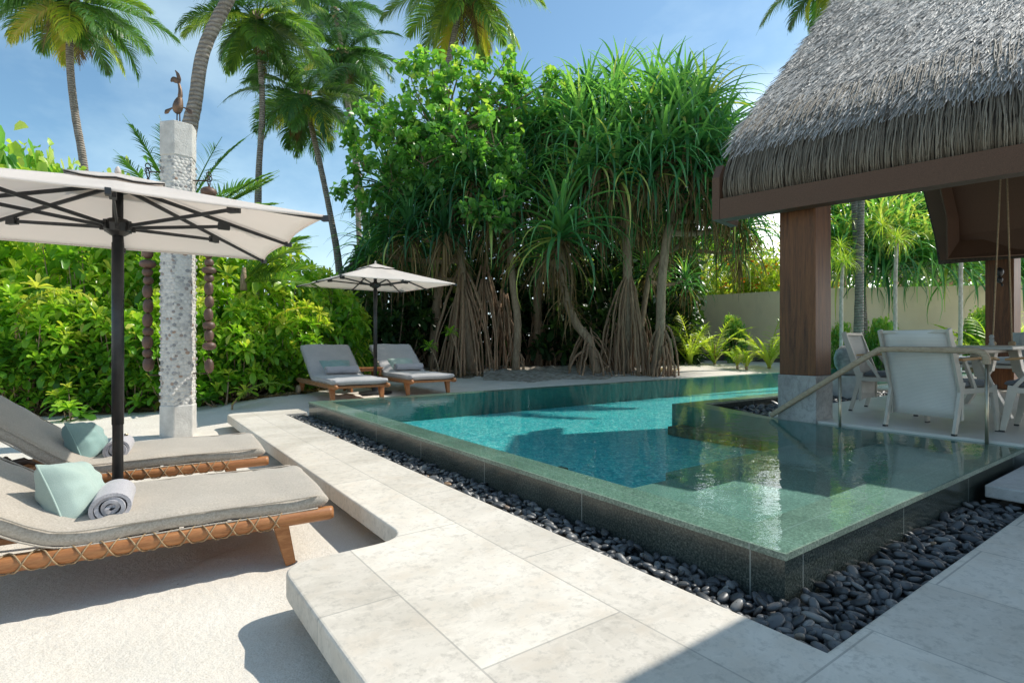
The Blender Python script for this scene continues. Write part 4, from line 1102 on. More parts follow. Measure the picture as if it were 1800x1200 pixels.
# ------------------------------------------------------------------ plants
GA = PI*(3-math.sqrt(5))
def shrub_mesh(seed, kind='glossy', nros=120, W=(1.0, .9, 1.25)):
    """dome of leaf rosettes on short stems; returns leaf object data and stems"""
    r = np.random.default_rng(seed); L = Leaves()
    st = MB()
    for k in range(nros):
        while True:
            d = r.normal(0, 1, 3); d /= np.linalg.norm(d)
            if d[2] > -.75: break
        rad = r.uniform(.62, 1.0)**.6*(1+.16*math.sin(3*d[0]+seed)+.14*math.sin(5*d[1]+2*seed)+.12*math.sin(6*d[2]+seed))
        c = np.array([d[0]*W[0]*rad, d[1]*W[1]*rad, .55*W[2]+d[2]*W[2]*.62*rad])
        if k > nros*.7 and kind == 'glossy' and nros > 50:
            q_ = r.uniform(0, 2*PI); d = np.array([math.cos(q_), math.sin(q_), -.2]); c = np.array([d[0]*W[0]*r.uniform(.75, 1.08), d[1]*W[1]*r.uniform(.75, 1.08), r.uniform(.06, .75)])
        if c[2] < .06: c[2] = r.uniform(.06, .30)
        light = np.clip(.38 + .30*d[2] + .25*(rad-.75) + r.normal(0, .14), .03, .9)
        out = math.atan2(d[1], d[0])
        if kind == 'glossy':
            n = r.integers(11, 16); i = np.arange(n); az = i*GA + r.uniform(0, 6)
            p0 = np.radians(np.linspace(74, -8, n)) + r.normal(0, .12, n) + .35*np.cos(az-out)*(-.5)
            Lf = r.uniform(.14, .29)*np.linspace(.62, 1.05, n)*r.uniform(.9, 1.1, n)
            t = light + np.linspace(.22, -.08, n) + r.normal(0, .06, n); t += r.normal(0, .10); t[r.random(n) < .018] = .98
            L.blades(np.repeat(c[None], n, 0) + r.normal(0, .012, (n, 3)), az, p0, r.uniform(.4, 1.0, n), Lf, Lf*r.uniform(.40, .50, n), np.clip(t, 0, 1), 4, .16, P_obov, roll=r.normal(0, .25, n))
        elif kind == 'heart':
            n = r.integers(9, 15); az = r.uniform(0, 2*PI, n)
            b = c + r.normal(0, .10, (n, 3)); Lf = r.uniform(.11, .18, n)
            L.blades(b, az, r.uniform(-1.1, .5, n), r.uniform(.2, .8, n), Lf, Lf*r.uniform(.78, .95, n), np.clip(light + r.normal(0, .14, n), 0, 1), 3, .14, P_heart, roll=r.normal(0, .5, n))
        elif kind == 'small':
            n = 26; az = r.uniform(0, 2*PI, n)
            b = c + r.normal(0, .12, (n, 3)); Lf = r.uniform(.07, .12, n)
            L.blades(b, az, r.uniform(-.6, .9, n), r.uniform(.2, .6, n), Lf, Lf*.55, np.clip(light + r.normal(0, .16, n), 0, 1), 2, .1, P_heart, roll=r.normal(0, .5, n))
        if k % 3 == 0:
            b0 = Vector((c[0]*.22, c[1]*.22, -.05)); st.tube(curve_pts(b0, Vector(c)-Vector((0, 0, .02)), (c[0]*.2, c[1]*.2, -.1), 4), [.018, .014, .011, .009, .006], 5)
    return L, st
SHRUBS = {}
def make_shrub(key, label, cat, loc, s, rz, mat, group=None, name='glossy_shrub'):
    src = SHRUBS[key]
    if isinstance(src, tuple):
        L, st = src; t = thing(name, label, cat, loc, rz, group); t.scale = s
        L.build('foliage', mat, t); st.build('stems', 'branch_bark', t, True); SHRUBS[key] = t; return t
    t = copy_tree(src); t.name = name; t.location = loc; t.rotation_euler = (0, 0, rz); t.scale = s; t['label'] = label; t['category'] = cat
    if group: t['group'] = group
    elif 'group' in t.keys(): del t['group']
    return t

def frond(L, base, az, p0, bend, length, lw=.036, ll=.62, n=52, tint=.4, r=None, roll=0.0, droop=1.0, vary=.08):
    r = r or rng
    seg = 12; t = np.linspace(0, 1, seg+1); pm = p0 - bend*((t[1:]+t[:-1])/2)**1.25
    h = np.concatenate([[0], np.cumsum(np.cos(pm))*length/seg]); z = np.concatenate([[0], np.cumsum(np.sin(pm))*length/seg])
    ca, sa = math.cos(az), math.sin(az)
    # rachis
    L.blades(np.array([base]), az, p0, bend, length, .05, min(1, tint+.12), 10, .35, lambda x: 1.05-.85*x, bpow=1.25)
    tt = np.linspace(.13, .995, n); hh = np.interp(tt, t, h); zz = np.interp(tt, t, z); pp = p0 - bend*tt**1.25
    C = np.stack([base[0]+hh*ca, base[1]+hh*sa, base[2]+zz], 1)
    T = np.stack([np.cos(pp)*ca, np.cos(pp)*sa, np.sin(pp)], 1); S = np.array([-sa, ca, 0.0]); N = np.stack([-np.sin(pp)*ca, -np.sin(pp)*sa, np.cos(pp)], 1)
    if roll: S = S[None]*math.cos(roll) + N*math.sin(roll)
    prof = np.sin(np.clip(.18+tt*.92, 0, 1)*PI)**.55
    for sg in (1, -1):
        phi = np.radians(np.interp(tt, [0, .5, 1], [72, 55, 18])) + r.normal(0, .06, n)
        D = T*np.cos(phi)[:, None] + sg*S*np.sin(phi)[:, None] + N*.22
        D /= np.linalg.norm(D, axis=1)[:, None]
        a = np.arctan2(D[:, 1], D[:, 0]); p = np.arcsin(np.clip(D[:, 2], -1, 1))
        ln = ll*prof*r.uniform(.85, 1.08, n)
        L.blades(C, a, p, droop*r.uniform(.7, 1.5, n), ln, lw*r.uniform(.8, 1.15, n), np.clip(tint + r.normal(0, vary, n), 0, 1), 4, 0, P_lin, roll=sg*.5+r.normal(0, .2, n))

def palm(label, path, rad, size, nf, seed, tint=.4, old=4, low=-.75, top=1.25, group='coconut palms against the sky', face=None):
    """path: surveyed trunk points from the root up; crown sits on the last"""
    base = Vector(path[0]); t = thing('coconut_palm', label, 'palm tree', base, 0, group)
    pts = smooth_path([Vector(p)-base for p in path], 7); n = len(pts)
    m = MB(); m.tube(pts, [(rad*(1.28-.42*min(1, 2.2*i/(n-1)) - .12*i/(n-1)))*(1+.03*math.sin(i*2.9)) for i in range(n)], 14); m.build('trunk', 'palm_bark', t, True)
    if not size: return t
    r = np.random.default_rng(seed); L = Leaves(); D = Leaves(); c = np.array(pts[-1])
    for k in range(nf):
        f = k/(nf-1); az = k*GA + r.normal(0, .15) + seed; p0 = top + (low-top)*f**.8 + r.normal(0, .08)
        ln = size*(.72+.28*math.sin(PI*min(1, .25+f*.8)))*r.uniform(.88, 1.08)
        tn = np.clip(tint - .07 + .10*math.sin(k*1.7) + (.13 if r.random() < .25 else -.04) + r.normal(0, .07), .04, .8)
        if f > .82 and r.random() < .30: tn = r.uniform(.75, .95)
        frond(L, c + np.array([math.cos(az), math.sin(az), 0])*.08, az, p0, r.uniform(.85, 1.45)*(1.05 if f < .7 else .6), ln,   .040*size/2.6, .27*size, 72, tn, r, r.normal(0, .25), 1.0)
    for k in range(old):
        az = r.uniform(0, 6.28); frond(D, c + np.array([math.cos(az), math.sin(az), -.5])*.18, az, -1.15, .35, size*r.uniform(.45, .65), .03, .16*size, 34, r.uniform(.05, .4), r, 0, .7)
    L.build('crown', 'leaf_palm', t)
    if old: D.build('dead_fronds', 'leaf_dry', t)
    s = MB()
    for k in range(16):
        az = k*GA; d = Vector((math.cos(az), math.sin(az), 0)); s.tube([Vector(c)+d*rad*.4+Vector((0, 0, -.28)), Vector(c)+d*(rad*1.25)+Vector((0, 0, .0)), Vector(c)+d*(rad*1.6)+Vector((0, 0, .20))], [.05, .045, .02], 6)
    s.build('leaf_bases', 'branch_bark', t, True)
    for k in range(5):
        az = seed+k*1.3; b = MB(); b.ball(Vector(c)+Vector((math.cos(az)*(rad+.12), math.sin(az)*(rad+.12), -.18-.06*(k % 2))), (.10, .10, .125)); o = b.build('coconut', 'leaf_palm', t, True)
    return t

def build_palms():
    palm('coconut palm with gently curved grey trunk and hanging dead fronds, left of the bird column', [on_ground(165, 17), at(155, 420, 17), at(147, 292, 17), at(132, 200, 17), at(123, 110, 17), at(124, 2, 17)], .135, 3.1, 30, 1, .44, 5)
    palm('leaning palm trunk rising out of the frame right behind the bird column', [on_ground(302, 9.5), at(312, 420, 9.5), at(330, 245, 9.5), at(343, 180, 9.5), at(358, 90, 9.5), at(398, 5, 9.5), at(445, -75, 9.5), at(520, -190, 9.5)], .135, 2.4, 22, 2, .40, 0)
    palm('slim upright coconut palm with yellow-green crown, right of the leaning trunk', [on_ground(452, 17), at(453, 420, 17), at(455, 300, 17), at(461, 200, 17), at(458, 110, 17), at(452, 35, 17)], .108, 2.9, 30, 5, .52, 2)
    palm('drooping coconut palm whose low crown hangs above the far parasol', [on_ground(608, 18), at(597, 480, 18), at(583, 390, 18), at(565, 300, 18), at(548, 225, 18), at(537, 172, 18)], .115, 2.75, 28, 8, .40, 3, low=-.95, top=1.1)
    palm('distant bluish coconut palm between the drooping palm and the broadleaf tree', [on_ground(668, 24), at(650, 450, 24), at(640, 380, 24), at(622, 250, 24), at(610, 170, 24), at(602, 96, 24)], .15, 3.5, 28, 11, .24, 3)
    palm('hazy palm crown at the top edge above the distant bluish palm', [on_ground(640, 30), at(625, 300, 30), at(603, 100, 30), at(588, 22, 30)], .14, 3.4, 20, 14, .24, 0)
    palm('tall coconut palm behind the broadleaf tree, its crown cut by the top edge', [on_ground(760, 18.5), at(768, 300, 18.5), at(780, 165, 18.5), at(790, 100, 18.5), at(803, 40, 18.5), at(818, -22, 18.5)], .13, 3.6, 30, 17, .50, 3, low=-.85)
    palm('coconut palm with only low fronds showing beside the thatch top', [on_ground(1520, 17), at(1500, 300, 17), at(1478, 60, 17), at(1462, -55, 17)], .12, 2.7, 24, 21, .34, 0, low=-.9)
    palm('straight pale palm trunk standing behind the pavilion post', [on_ground(1507, 14.2), at(1510, 540, 14.2), at(1512, 430, 14.2), at(1514, 340, 14.2), at(1516, 220, 14.2), at(1518, -150, 14.2)], .098, 2.5, 14, 24, .4, 0)
    # young palms without a trunk to speak of
    def young(label, loc, n, size, tint, seed, mat='leaf_palm', lo=.25, hi=1.4, name='young_palm', bend=(.7, 1.3), ll=.3, lean=None, lw=.03, nl=34):
        t = thing(name, label, 'young palm', loc, 0, None); r = np.random.default_rng(seed); L = Leaves()
        for k in range(n):
            f = k/max(1, n-1); az = (k*GA + seed) if lean is None else lean[k % len(lean)]
            frond(L, (0, 0, .0), az, hi + (lo-hi)*f + r.normal(0, .05), r.uniform(*bend), size*r.uniform(.85, 1.1), lw, ll*size*.62, nl, np.clip(tint + r.normal(0, .09), 0, 1), r, r.normal(0, .3), .8)
        L.build('fronds', mat, t)
        s = MB(); s.tube([(0, 0, -.1), (0, 0, .12), (.01, 0, .3)], [.06, .05, .03], 8); s.build('stem', 'branch_bark', t, True)
        return t
    LA = TH  # helper bearings: image right is -TH, image left is PI-TH
    rt = -TH
    p = at(318, 395, 10.5)
    young('green palm fronds fanning up behind the pebble column cap', p, 7, 2.15, .36, 3, lo=.75, hi=1.35, lean=[rt+PI-.3, rt+PI+.5, rt+.3, rt-.4, rt+PI-.1, rt+.9, rt+.1], bend=(.2, .6), ll=.42, nl=46)
    young('arching palm fronds over the hedge between column and slim palm', at(372, 372, 9.8), 4, 1.45, .40, 5, lo=.25, hi=.8, lean=[rt+.1, rt+.35, rt-.2, rt+.7], bend=(-.1, .5), ll=.42, nl=40)
    young('feathery olive palm fronds spreading over the hedge left of the far parasol', at(428, 500, 9.6), 6, 1.55, .55, 7, lo=.25, hi=1.0, lean=[rt+.1, rt+.3, rt-.3, rt+PI, rt+.5, rt-.1], bend=(.5, .95), ll=.5, nl=46)
    # yellow seedlings by the garden wall
    for px, Y, n, s, lab, sd in ((1213, 16.2, 7, 1.95, 'tallest yellow palm seedling by the wall, next to the pandanus roots', 1), (1256, 16.6, 6, 1.7, 'bushy yellow palm seedling second from the pandanus roots', 2),
                           (1352, 15.6, 7, 2.0, 'yellow green palm seedling with broad upright leaves next to the timber post', 3), (1296, 15.0, 6, .75, 'small bright green palm seedling in the sand between taller ones', 4), (1312, 15.0, 5, .85, 'low light green seedling with one leaf arching sideways', 5),
                           (1745, 14.2, 8, 2.2, 'yellow palm fronds behind the far timber post', 6)):
        p = on_ground(px, Y)
        t = thing('palm_seedling', lab, 'palm seedling', p, 0, 'palm seedlings along the garden wall'); r = np.random.default_rng(sd+50); L = Leaves()
        k = np.arange(n*2); az = k*GA+sd
        for i in range(n):
            frond(L, (0, 0, .1), i*GA+sd, r.uniform(1.0, 1.45), r.uniform(.6, 1.5), s*r.uniform(.7, 1.0), .055, .22*s, 16, np.clip(r.normal(.66, .18), .1, 1), r, 0, .7)
        L.blades(np.zeros((n, 3)), np.arange(n)*GA+.4+sd, r.uniform(.9, 1.45, n), r.uniform(.3, 1.4, n), s*r.uniform(.5, .85, n), .10*s*r.uniform(.6, 1, n), np.clip(r.normal(.62, .2, n), 0, 1), 7, .3, P_lin)
        L.build('fronds', 'leaf_young', t)
        b = MB(); b.tube([(0, 0, -.1), (0, 0, .2*s), (.01, 0, .36*s)], [.04, .03, .02], 7); b.build('stem', 'cord', t, True)

def pandanus(label, trunk, rad, heads, stilts, seed, tint=.45, dead=True, sz=1.0, group='screw pines with stilt roots beside the pool', forks=None):
    base = Vector(trunk[0]); t = thing('screw_pine', label, 'screw pine', base, 0, group); r = np.random.default_rng(seed); q = random.Random(seed)
    P = smooth_path([Vector(p)-base for p in trunk], 6); n = len(P)
    m = MB(); m.tube(P, [rad*(1.0-.25*i/(n-1))*(1+.05*math.sin(i*2.2)) for i in range(n)], 12); m.build('trunk', 'branch_bark', t, True)
    br = MB(); L = Leaves(); D = Leaves()
    for (px, py, Y, s) in heads:
        h = at(px, py, Y)-base
        j = min(range(n//3, n), key=lambda k: (P[k]-h).length + max(0, P[k].z-h.z+.3)*1.2); a = P[j]
        br.tube(curve_pts(a, h, (h-a)*.1 + Vector((q.uniform(-.2, .2), q.uniform(-.2, .2), -.25)), 8), [rad*.62-(rad*.62-.045)*i/8 for i in range(9)], 9)
        hd = q.uniform(-.24, .16)
        k = int(62*s**.5); i = np.arange(k); az = i*GA + r.uniform(0, 6)
        p0 = np.radians(np.interp(i/(k-1), [0, .35, 1], [84, 46, -10])) + r.normal(0, .12, k)
        Ln = s*sz*r.uniform(1.2, 1.75, k)*np.interp(i/(k-1), [0, .25, 1], [.62, 1, 1.05]); bd = np.interp(i/(k-1), [0, .3, 1], [.5, 1.75, 1.7])*r.uniform(.75, 1.25, k)
        bb = np.array(h)[None] + np.stack([np.cos(az)*.04, np.sin(az)*.04, np.linspace(.12, -.25, k)], 1)
        tn = np.clip(tint + hd + np.linspace(.30, -.26, k) + r.normal(0, .11, k), 0, 1); tn[(i > k*.7) & (r.random(k) < .12)] = .97
        L.blades(bb, az, p0, bd, Ln, .092*s*r.uniform(.8, 1.15, k), tn, 8, .28, P_lin, bpow=1.35)
        if dead:
            kd = int(34*s); az = r.uniform(0, 6.28, kd)
            D.blades(np.array(h)[None] + np.stack([np.cos(az)*.05, np.sin(az)*.05, r.uniform(-.5, -.15, kd)], 1), az, r.uniform(-.9, -.2, kd), r.uniform(.6, 1.2, kd), s*r.uniform(.7, 1.5, kd), .042*s, np.clip(r.normal(.45, .25, kd), 0, 1), 6, .25, P_lin, bpow=.7)
    if dead:
        # old leaves caught on the trunk
        kd = 46; jj = r.integers(n//2, n, kd); az = r.uniform(0, 6.28, kd); bb = np.array([tuple(P[j]) for j in jj])
        D.blades(bb, az, r.uniform(-1.0, .1, kd), r.uniform(.5, 1.3, kd), r.uniform(.5, 1.2, kd), .04, np.clip(r.normal(.4, .25, kd), 0, 1), 5, .25, P_lin, bpow=.7)
    if stilts:
        s_ = MB()
        for (px, py, Y), cnt, spread in stilts:
            a = at(px, py, Y)-base
            for k in range(cnt):
                az = k*GA + q.uniform(-.2, .2); rr = spread*math.sqrt(q.uniform(.12, 1))
                g = Vector((a.x+math.cos(az)*rr, a.y+math.sin(az)*rr, 0)); g.z = gz(g.x+base.x, g.y+base.y)-base.z-.12
                st = a + Vector((math.cos(az)*.09, math.sin(az)*.09, q.uniform(-.55, .25)))
                R0 = q.uniform(.010, .034)
                pts = curve_pts(st, g, (math.cos(az)*rr*q.uniform(-.1, .5)+q.uniform(-.10, .10), math.sin(az)*rr*q.uniform(-.1, .5)+q.uniform(-.10, .10), q.uniform(-.1, .5)), 9)
                pts = [p_ + Vector((q.uniform(-.014, .014), q.uniform(-.014, .014), 0)) if 0 < ii < 9 else p_ for ii, p_ in enumerate(pts)]
                s_.tube(pts, [R0*q.uniform(.85, 1.2) for _ in pts], 6)
        s_.build('stilt_roots', 'root_bark', t, True)
    if heads:
        br.build('branches', 'branch_bark', t, True)
        L.build('crown', 'leaf_strap', t)
        if dead: D.build('dead_leaves', 'leaf_dry', t)
    return t

def build_pandanus():
    pandanus('screw pine with dense curtain of thin stilt roots right beside the far parasol', [on_ground(830, 13.6), at(818, 560, 13.6), at(812, 480, 13.6), at(808, 420, 13.6), at(800, 370, 13.6)], .12,
             [(742, 352, 13.4, 1.05), (780, 395, 12.9, 1.0), (720, 400, 13.0, 1.0), (830, 300, 12.8, 1.0), (800, 330, 13.0, 1.0), (690, 400, 13.7, .95), (770, 250, 13.6, 1.0), (848, 345, 13.2, 1.0), (680, 325, 14.0, 1.0), (655, 440, 14.3, .9), (705, 470, 14.4, .8), (760, 440, 14.6, .9)],
             [((814, 485, 13.6), 34, .85), ((852, 470, 13.9), 22, .7), ((885, 520, 14.0), 14, .55)], 3, .34)
    pandanus('screw pine with thin swaying bare trunk between the root curtain and the leaning trunk', [on_ground(906, 13.5), at(910, 570, 13.5), at(903, 510, 13.5), at(897, 450, 13.5), at(896, 400, 13.5), at(890, 350, 13.5)], .10,
             [(905, 330, 13.2, 1.1), (860, 380, 13.0, 1.0), (870, 290, 13.6, 1.0), (950, 300, 13.9, 1.0), (930, 250, 14.0, 1.0), (885, 400, 14.2, .9)], [((908, 600, 13.5), 6, .35)], 4, .36)
    pandanus('leaning screw pine with shaggy bent trunk and big hanging rosette above the sand mound', [on_ground(1050, 13.2), at(1036, 600, 13.2), at(1015, 572, 13.2), at(998, 535, 13.2), at(990, 500, 13.2), at(988, 470, 13.2)], .115,
             [(986, 405, 12.8, 1.35), (1010, 345, 13.2, 1.1), (962, 440, 13.3, .9)], [((1036, 592, 13.2), 20, .75), ((1075, 575, 13.4), 12, .55)], 5, .46)
    pandanus('screw pine on a tall cone of thick straight stilt roots', [on_ground(1100, 13.3), at(1102, 560, 13.3), at(1103, 480, 13.3), at(1101, 420, 13.3), at(1100, 370, 13.3), at(1098, 330, 13.3)], .125,
             [(1058, 268, 12.9, 1.25), (1100, 235, 13.2, 1.2), (1140, 300, 12.7, 1.2), (1020, 215, 13.5, 1.15), (1075, 185, 13.6, 1.1), (1110, 345, 13.6, 1.0), (995, 260, 13.8, 1.1), (1065, 340, 13.9, 1.0), (960, 210, 14.2, 1.05), (1035, 170, 14.3, 1.0), (1030, 300, 13.0, 1.1), (1085, 300, 12.7, 1.1), (1050, 375, 13.6, 1.0), (1130, 380, 13.8, .9)],
             [((1104, 500, 13.3), 38, .66)], 6, .46)
    pandanus('rightmost screw pine by the pool edge with short neat root cone and forked branches', [on_ground(1150, 13.0), at(1160, 585, 13.0), at(1163, 500, 13.0), at(1172, 420, 13.0), at(1186, 360, 13.0), at(1195, 310, 13.0)], .12,
             [(1165, 265, 12.6, 1.3), (1205, 225, 12.8, 1.25), (1245, 268, 12.6, 1.25), (1282, 320, 12.9, 1.1), (1180, 185, 13.2, 1.15), (1238, 190, 13.4, 1.15), (1135, 205, 13.4, 1.1), (1222, 345, 13.1, 1.05), (1270, 235, 13.6, 1.1), (1310, 390, 13.6, .95), (1190, 360, 13.6, 1.0), (1262, 400, 13.9, .9), (1290, 365, 13.2, 1.0), (1240, 330, 12.8, 1.1), (1215, 290, 12.6, 1.2)],
             [((1164, 588, 13.0), 26, .42)], 7, .50)
    pandanus('slender screw pine with crooked bare limbs behind the neat root cone', [on_ground(1118, 14.4), at(1135, 520, 14.4), at(1150, 460, 14.4), at(1200, 425, 14.4), at(1216, 360, 14.4)], .08,
             [(1215, 320, 14.6, 1.0), (1300, 440, 14.6, .85), (1140, 470, 14.9, .75), (1205, 490, 15.0, .7)], [((1130, 560, 14.4), 12, .5)], 8, .50)
    pandanus('screw pine showing above the broadleaf tree with spiky upright tips', [on_ground(945, 15.4), at(945, 450, 15.4), at(955, 330, 15.4), at(960, 260, 15.4)], .11,
             [(905, 190, 15.2, 1.1), (1000, 190, 15.0, 1.1), (965, 235, 14.8, 1.1), (1150, 165, 14.9, 1.1), (1090, 150, 15.2, 1.05), (1205, 160, 15.2, 1.05)], [((945, 560, 15.4), 12, .5)], 9, .48)
    # behind the garden wall, in full light
    g = 'screw pines overhanging the garden wall'
    def B(label, px, heads, seed): pandanus(label, [on_ground(px, 20), at(px, 500, 19.5), at(px, 430, 19.3)], .10, heads, None, seed, .66, False, 1.15, g)
    B('sunlit screw pine over the wall just right of the timber post', 1485, [(1478, 470, 17.6, 1.1), (1455, 430, 18.4, 1.2), (1515, 350, 20, 1.2), (1460, 345, 20, 1.2), (1500, 400, 18.6, 1.2), (1470, 380, 19.4, 1.2), (1530, 440, 17.4, 1.2), (1490, 430, 17.8, 1.1)], 31)
    B('sunlit screw pine over the wall fanning below the eave in the garden gap', 1580, [(1560, 395, 18.0, 1.3), (1540, 410, 17.6, 1.2), (1600, 350, 19.6, 1.2), (1585, 405, 17.4, 1.2), (1550, 440, 17.2, 1.2), (1620, 430, 17.2, 1.2), (1590, 450, 16.9, 1.25), (1610, 385, 18.4, 1.2), (1570, 345, 19.4, 1.2), (1555, 470, 16.9, 1.1), (1530, 360, 19.6, 1.2), (1625, 350, 19.6, 1.2)], 32)
    B('screw pine over the wall with dark leaves beside the far timber post', 1660, [(1632, 455, 16.7, 1.25), (1665, 460, 16.6, 1.25), (1650, 420, 17.6, 1.2), (1700, 470, 16.6, 1.2), (1640, 370, 18.6, 1.2), (1715, 430, 17, 1.2), (1800, 480, 16.2, 1.2), (1830, 450, 16.2, 1.2)], 33)

def build_broadleaf():
    base = on_ground(760, 14.6)
    t = thing('broadleaf_tree', 'broad bright green tree with heart shaped leaves above the screw pine roots', 'tree', base)
    m = MB()
    P = [Vector(p)-base for p in (base, at(770, 520, 14.6), at(795, 410, 14.4), at(790, 330, 14.2), at(770, 250, 14.2))]
    S = smooth_path(P, 6); m.tube(S, [.14-.08*i/(len(S)-1) for i in range(len(S))], 10); m.build('trunk', 'branch_bark', t, True)
    cl = [(700, 262, 52, 13.0), (655, 225, 46, 13.6), (745, 195, 58, 13.4), (790, 160, 46, 13.6), (835, 175, 52, 13.5), (880, 190, 50, 13.6), (800, 240, 62, 12.7), (870, 260, 62, 12.8), (905, 300, 44, 12.6), (745, 290, 58, 12.7), (690, 320, 48, 13.2), (640, 290, 40, 13.6), (905, 150, 30, 13.8), (760, 125, 36, 13.7),
          (840, 300, 52, 12.6), (885, 345, 30, 12.0), (835, 365, 30, 12.0), (870, 380, 22, 11.9), (930, 215, 40, 13.9), (715, 215, 52, 13.6), (620, 330, 30, 13.9), (790, 310, 50, 12.9), (655, 370, 34, 13.6), (905, 130, 20, 13.9), (975, 135, 14, 13.9), (975, 155, 12, 13.9), (660, 190, 30, 13.8), (720, 130, 26, 13.9), (620, 240, 24, 13.9), (845, 120, 24, 13.9), (740, 100, 16, 13.9), (890, 105, 14, 13.9), (812, 105, 16, 13.9)]
    L = Leaves(); br = MB()
    for (px, py, rp, Y) in cl:
        c = at(px, py, Y)-base; R = rp*Y/956
        j = min(range(len(S)//3, len(S)), key=lambda k: (S[k]-c).length); br.tube(curve_pts(S[j], c, ((c-S[j])*.05)+Vector((0, 0, -.2)), 6), [.05, .042, .035, .028, .022, .016, .010], 6)
        n = int(330*(R/.8)**2)+26
        tw = max(5, n//14); dirs = rng.normal(0, 1, (tw, 3)); dirs /= np.linalg.norm(dirs, axis=1)[:, None]; tws = np.array(c) + dirs*(R*rng.uniform(.35, 1.12, tw)**.7)[:, None]
        for q_ in tws[::3]: br.tube([c, c.lerp(Vector(q_), .6)+Vector((0, 0, .03)), Vector(q_)], [.010, .007, .004], 4, False)
        w = rng.integers(0, tw, n); b = tws[w] + rng.normal(0, .085, (n, 3)); d = (b-np.array(c))/R
        lf = rng.uniform(.11, .20, n)
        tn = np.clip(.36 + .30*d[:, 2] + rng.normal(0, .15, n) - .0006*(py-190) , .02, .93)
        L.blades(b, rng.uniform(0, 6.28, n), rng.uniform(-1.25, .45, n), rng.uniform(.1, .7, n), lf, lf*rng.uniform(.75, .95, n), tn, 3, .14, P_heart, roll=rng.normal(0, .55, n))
    br.build('branches', 'branch_bark', t, True); L.build('crown', 'leaf_heart', t)

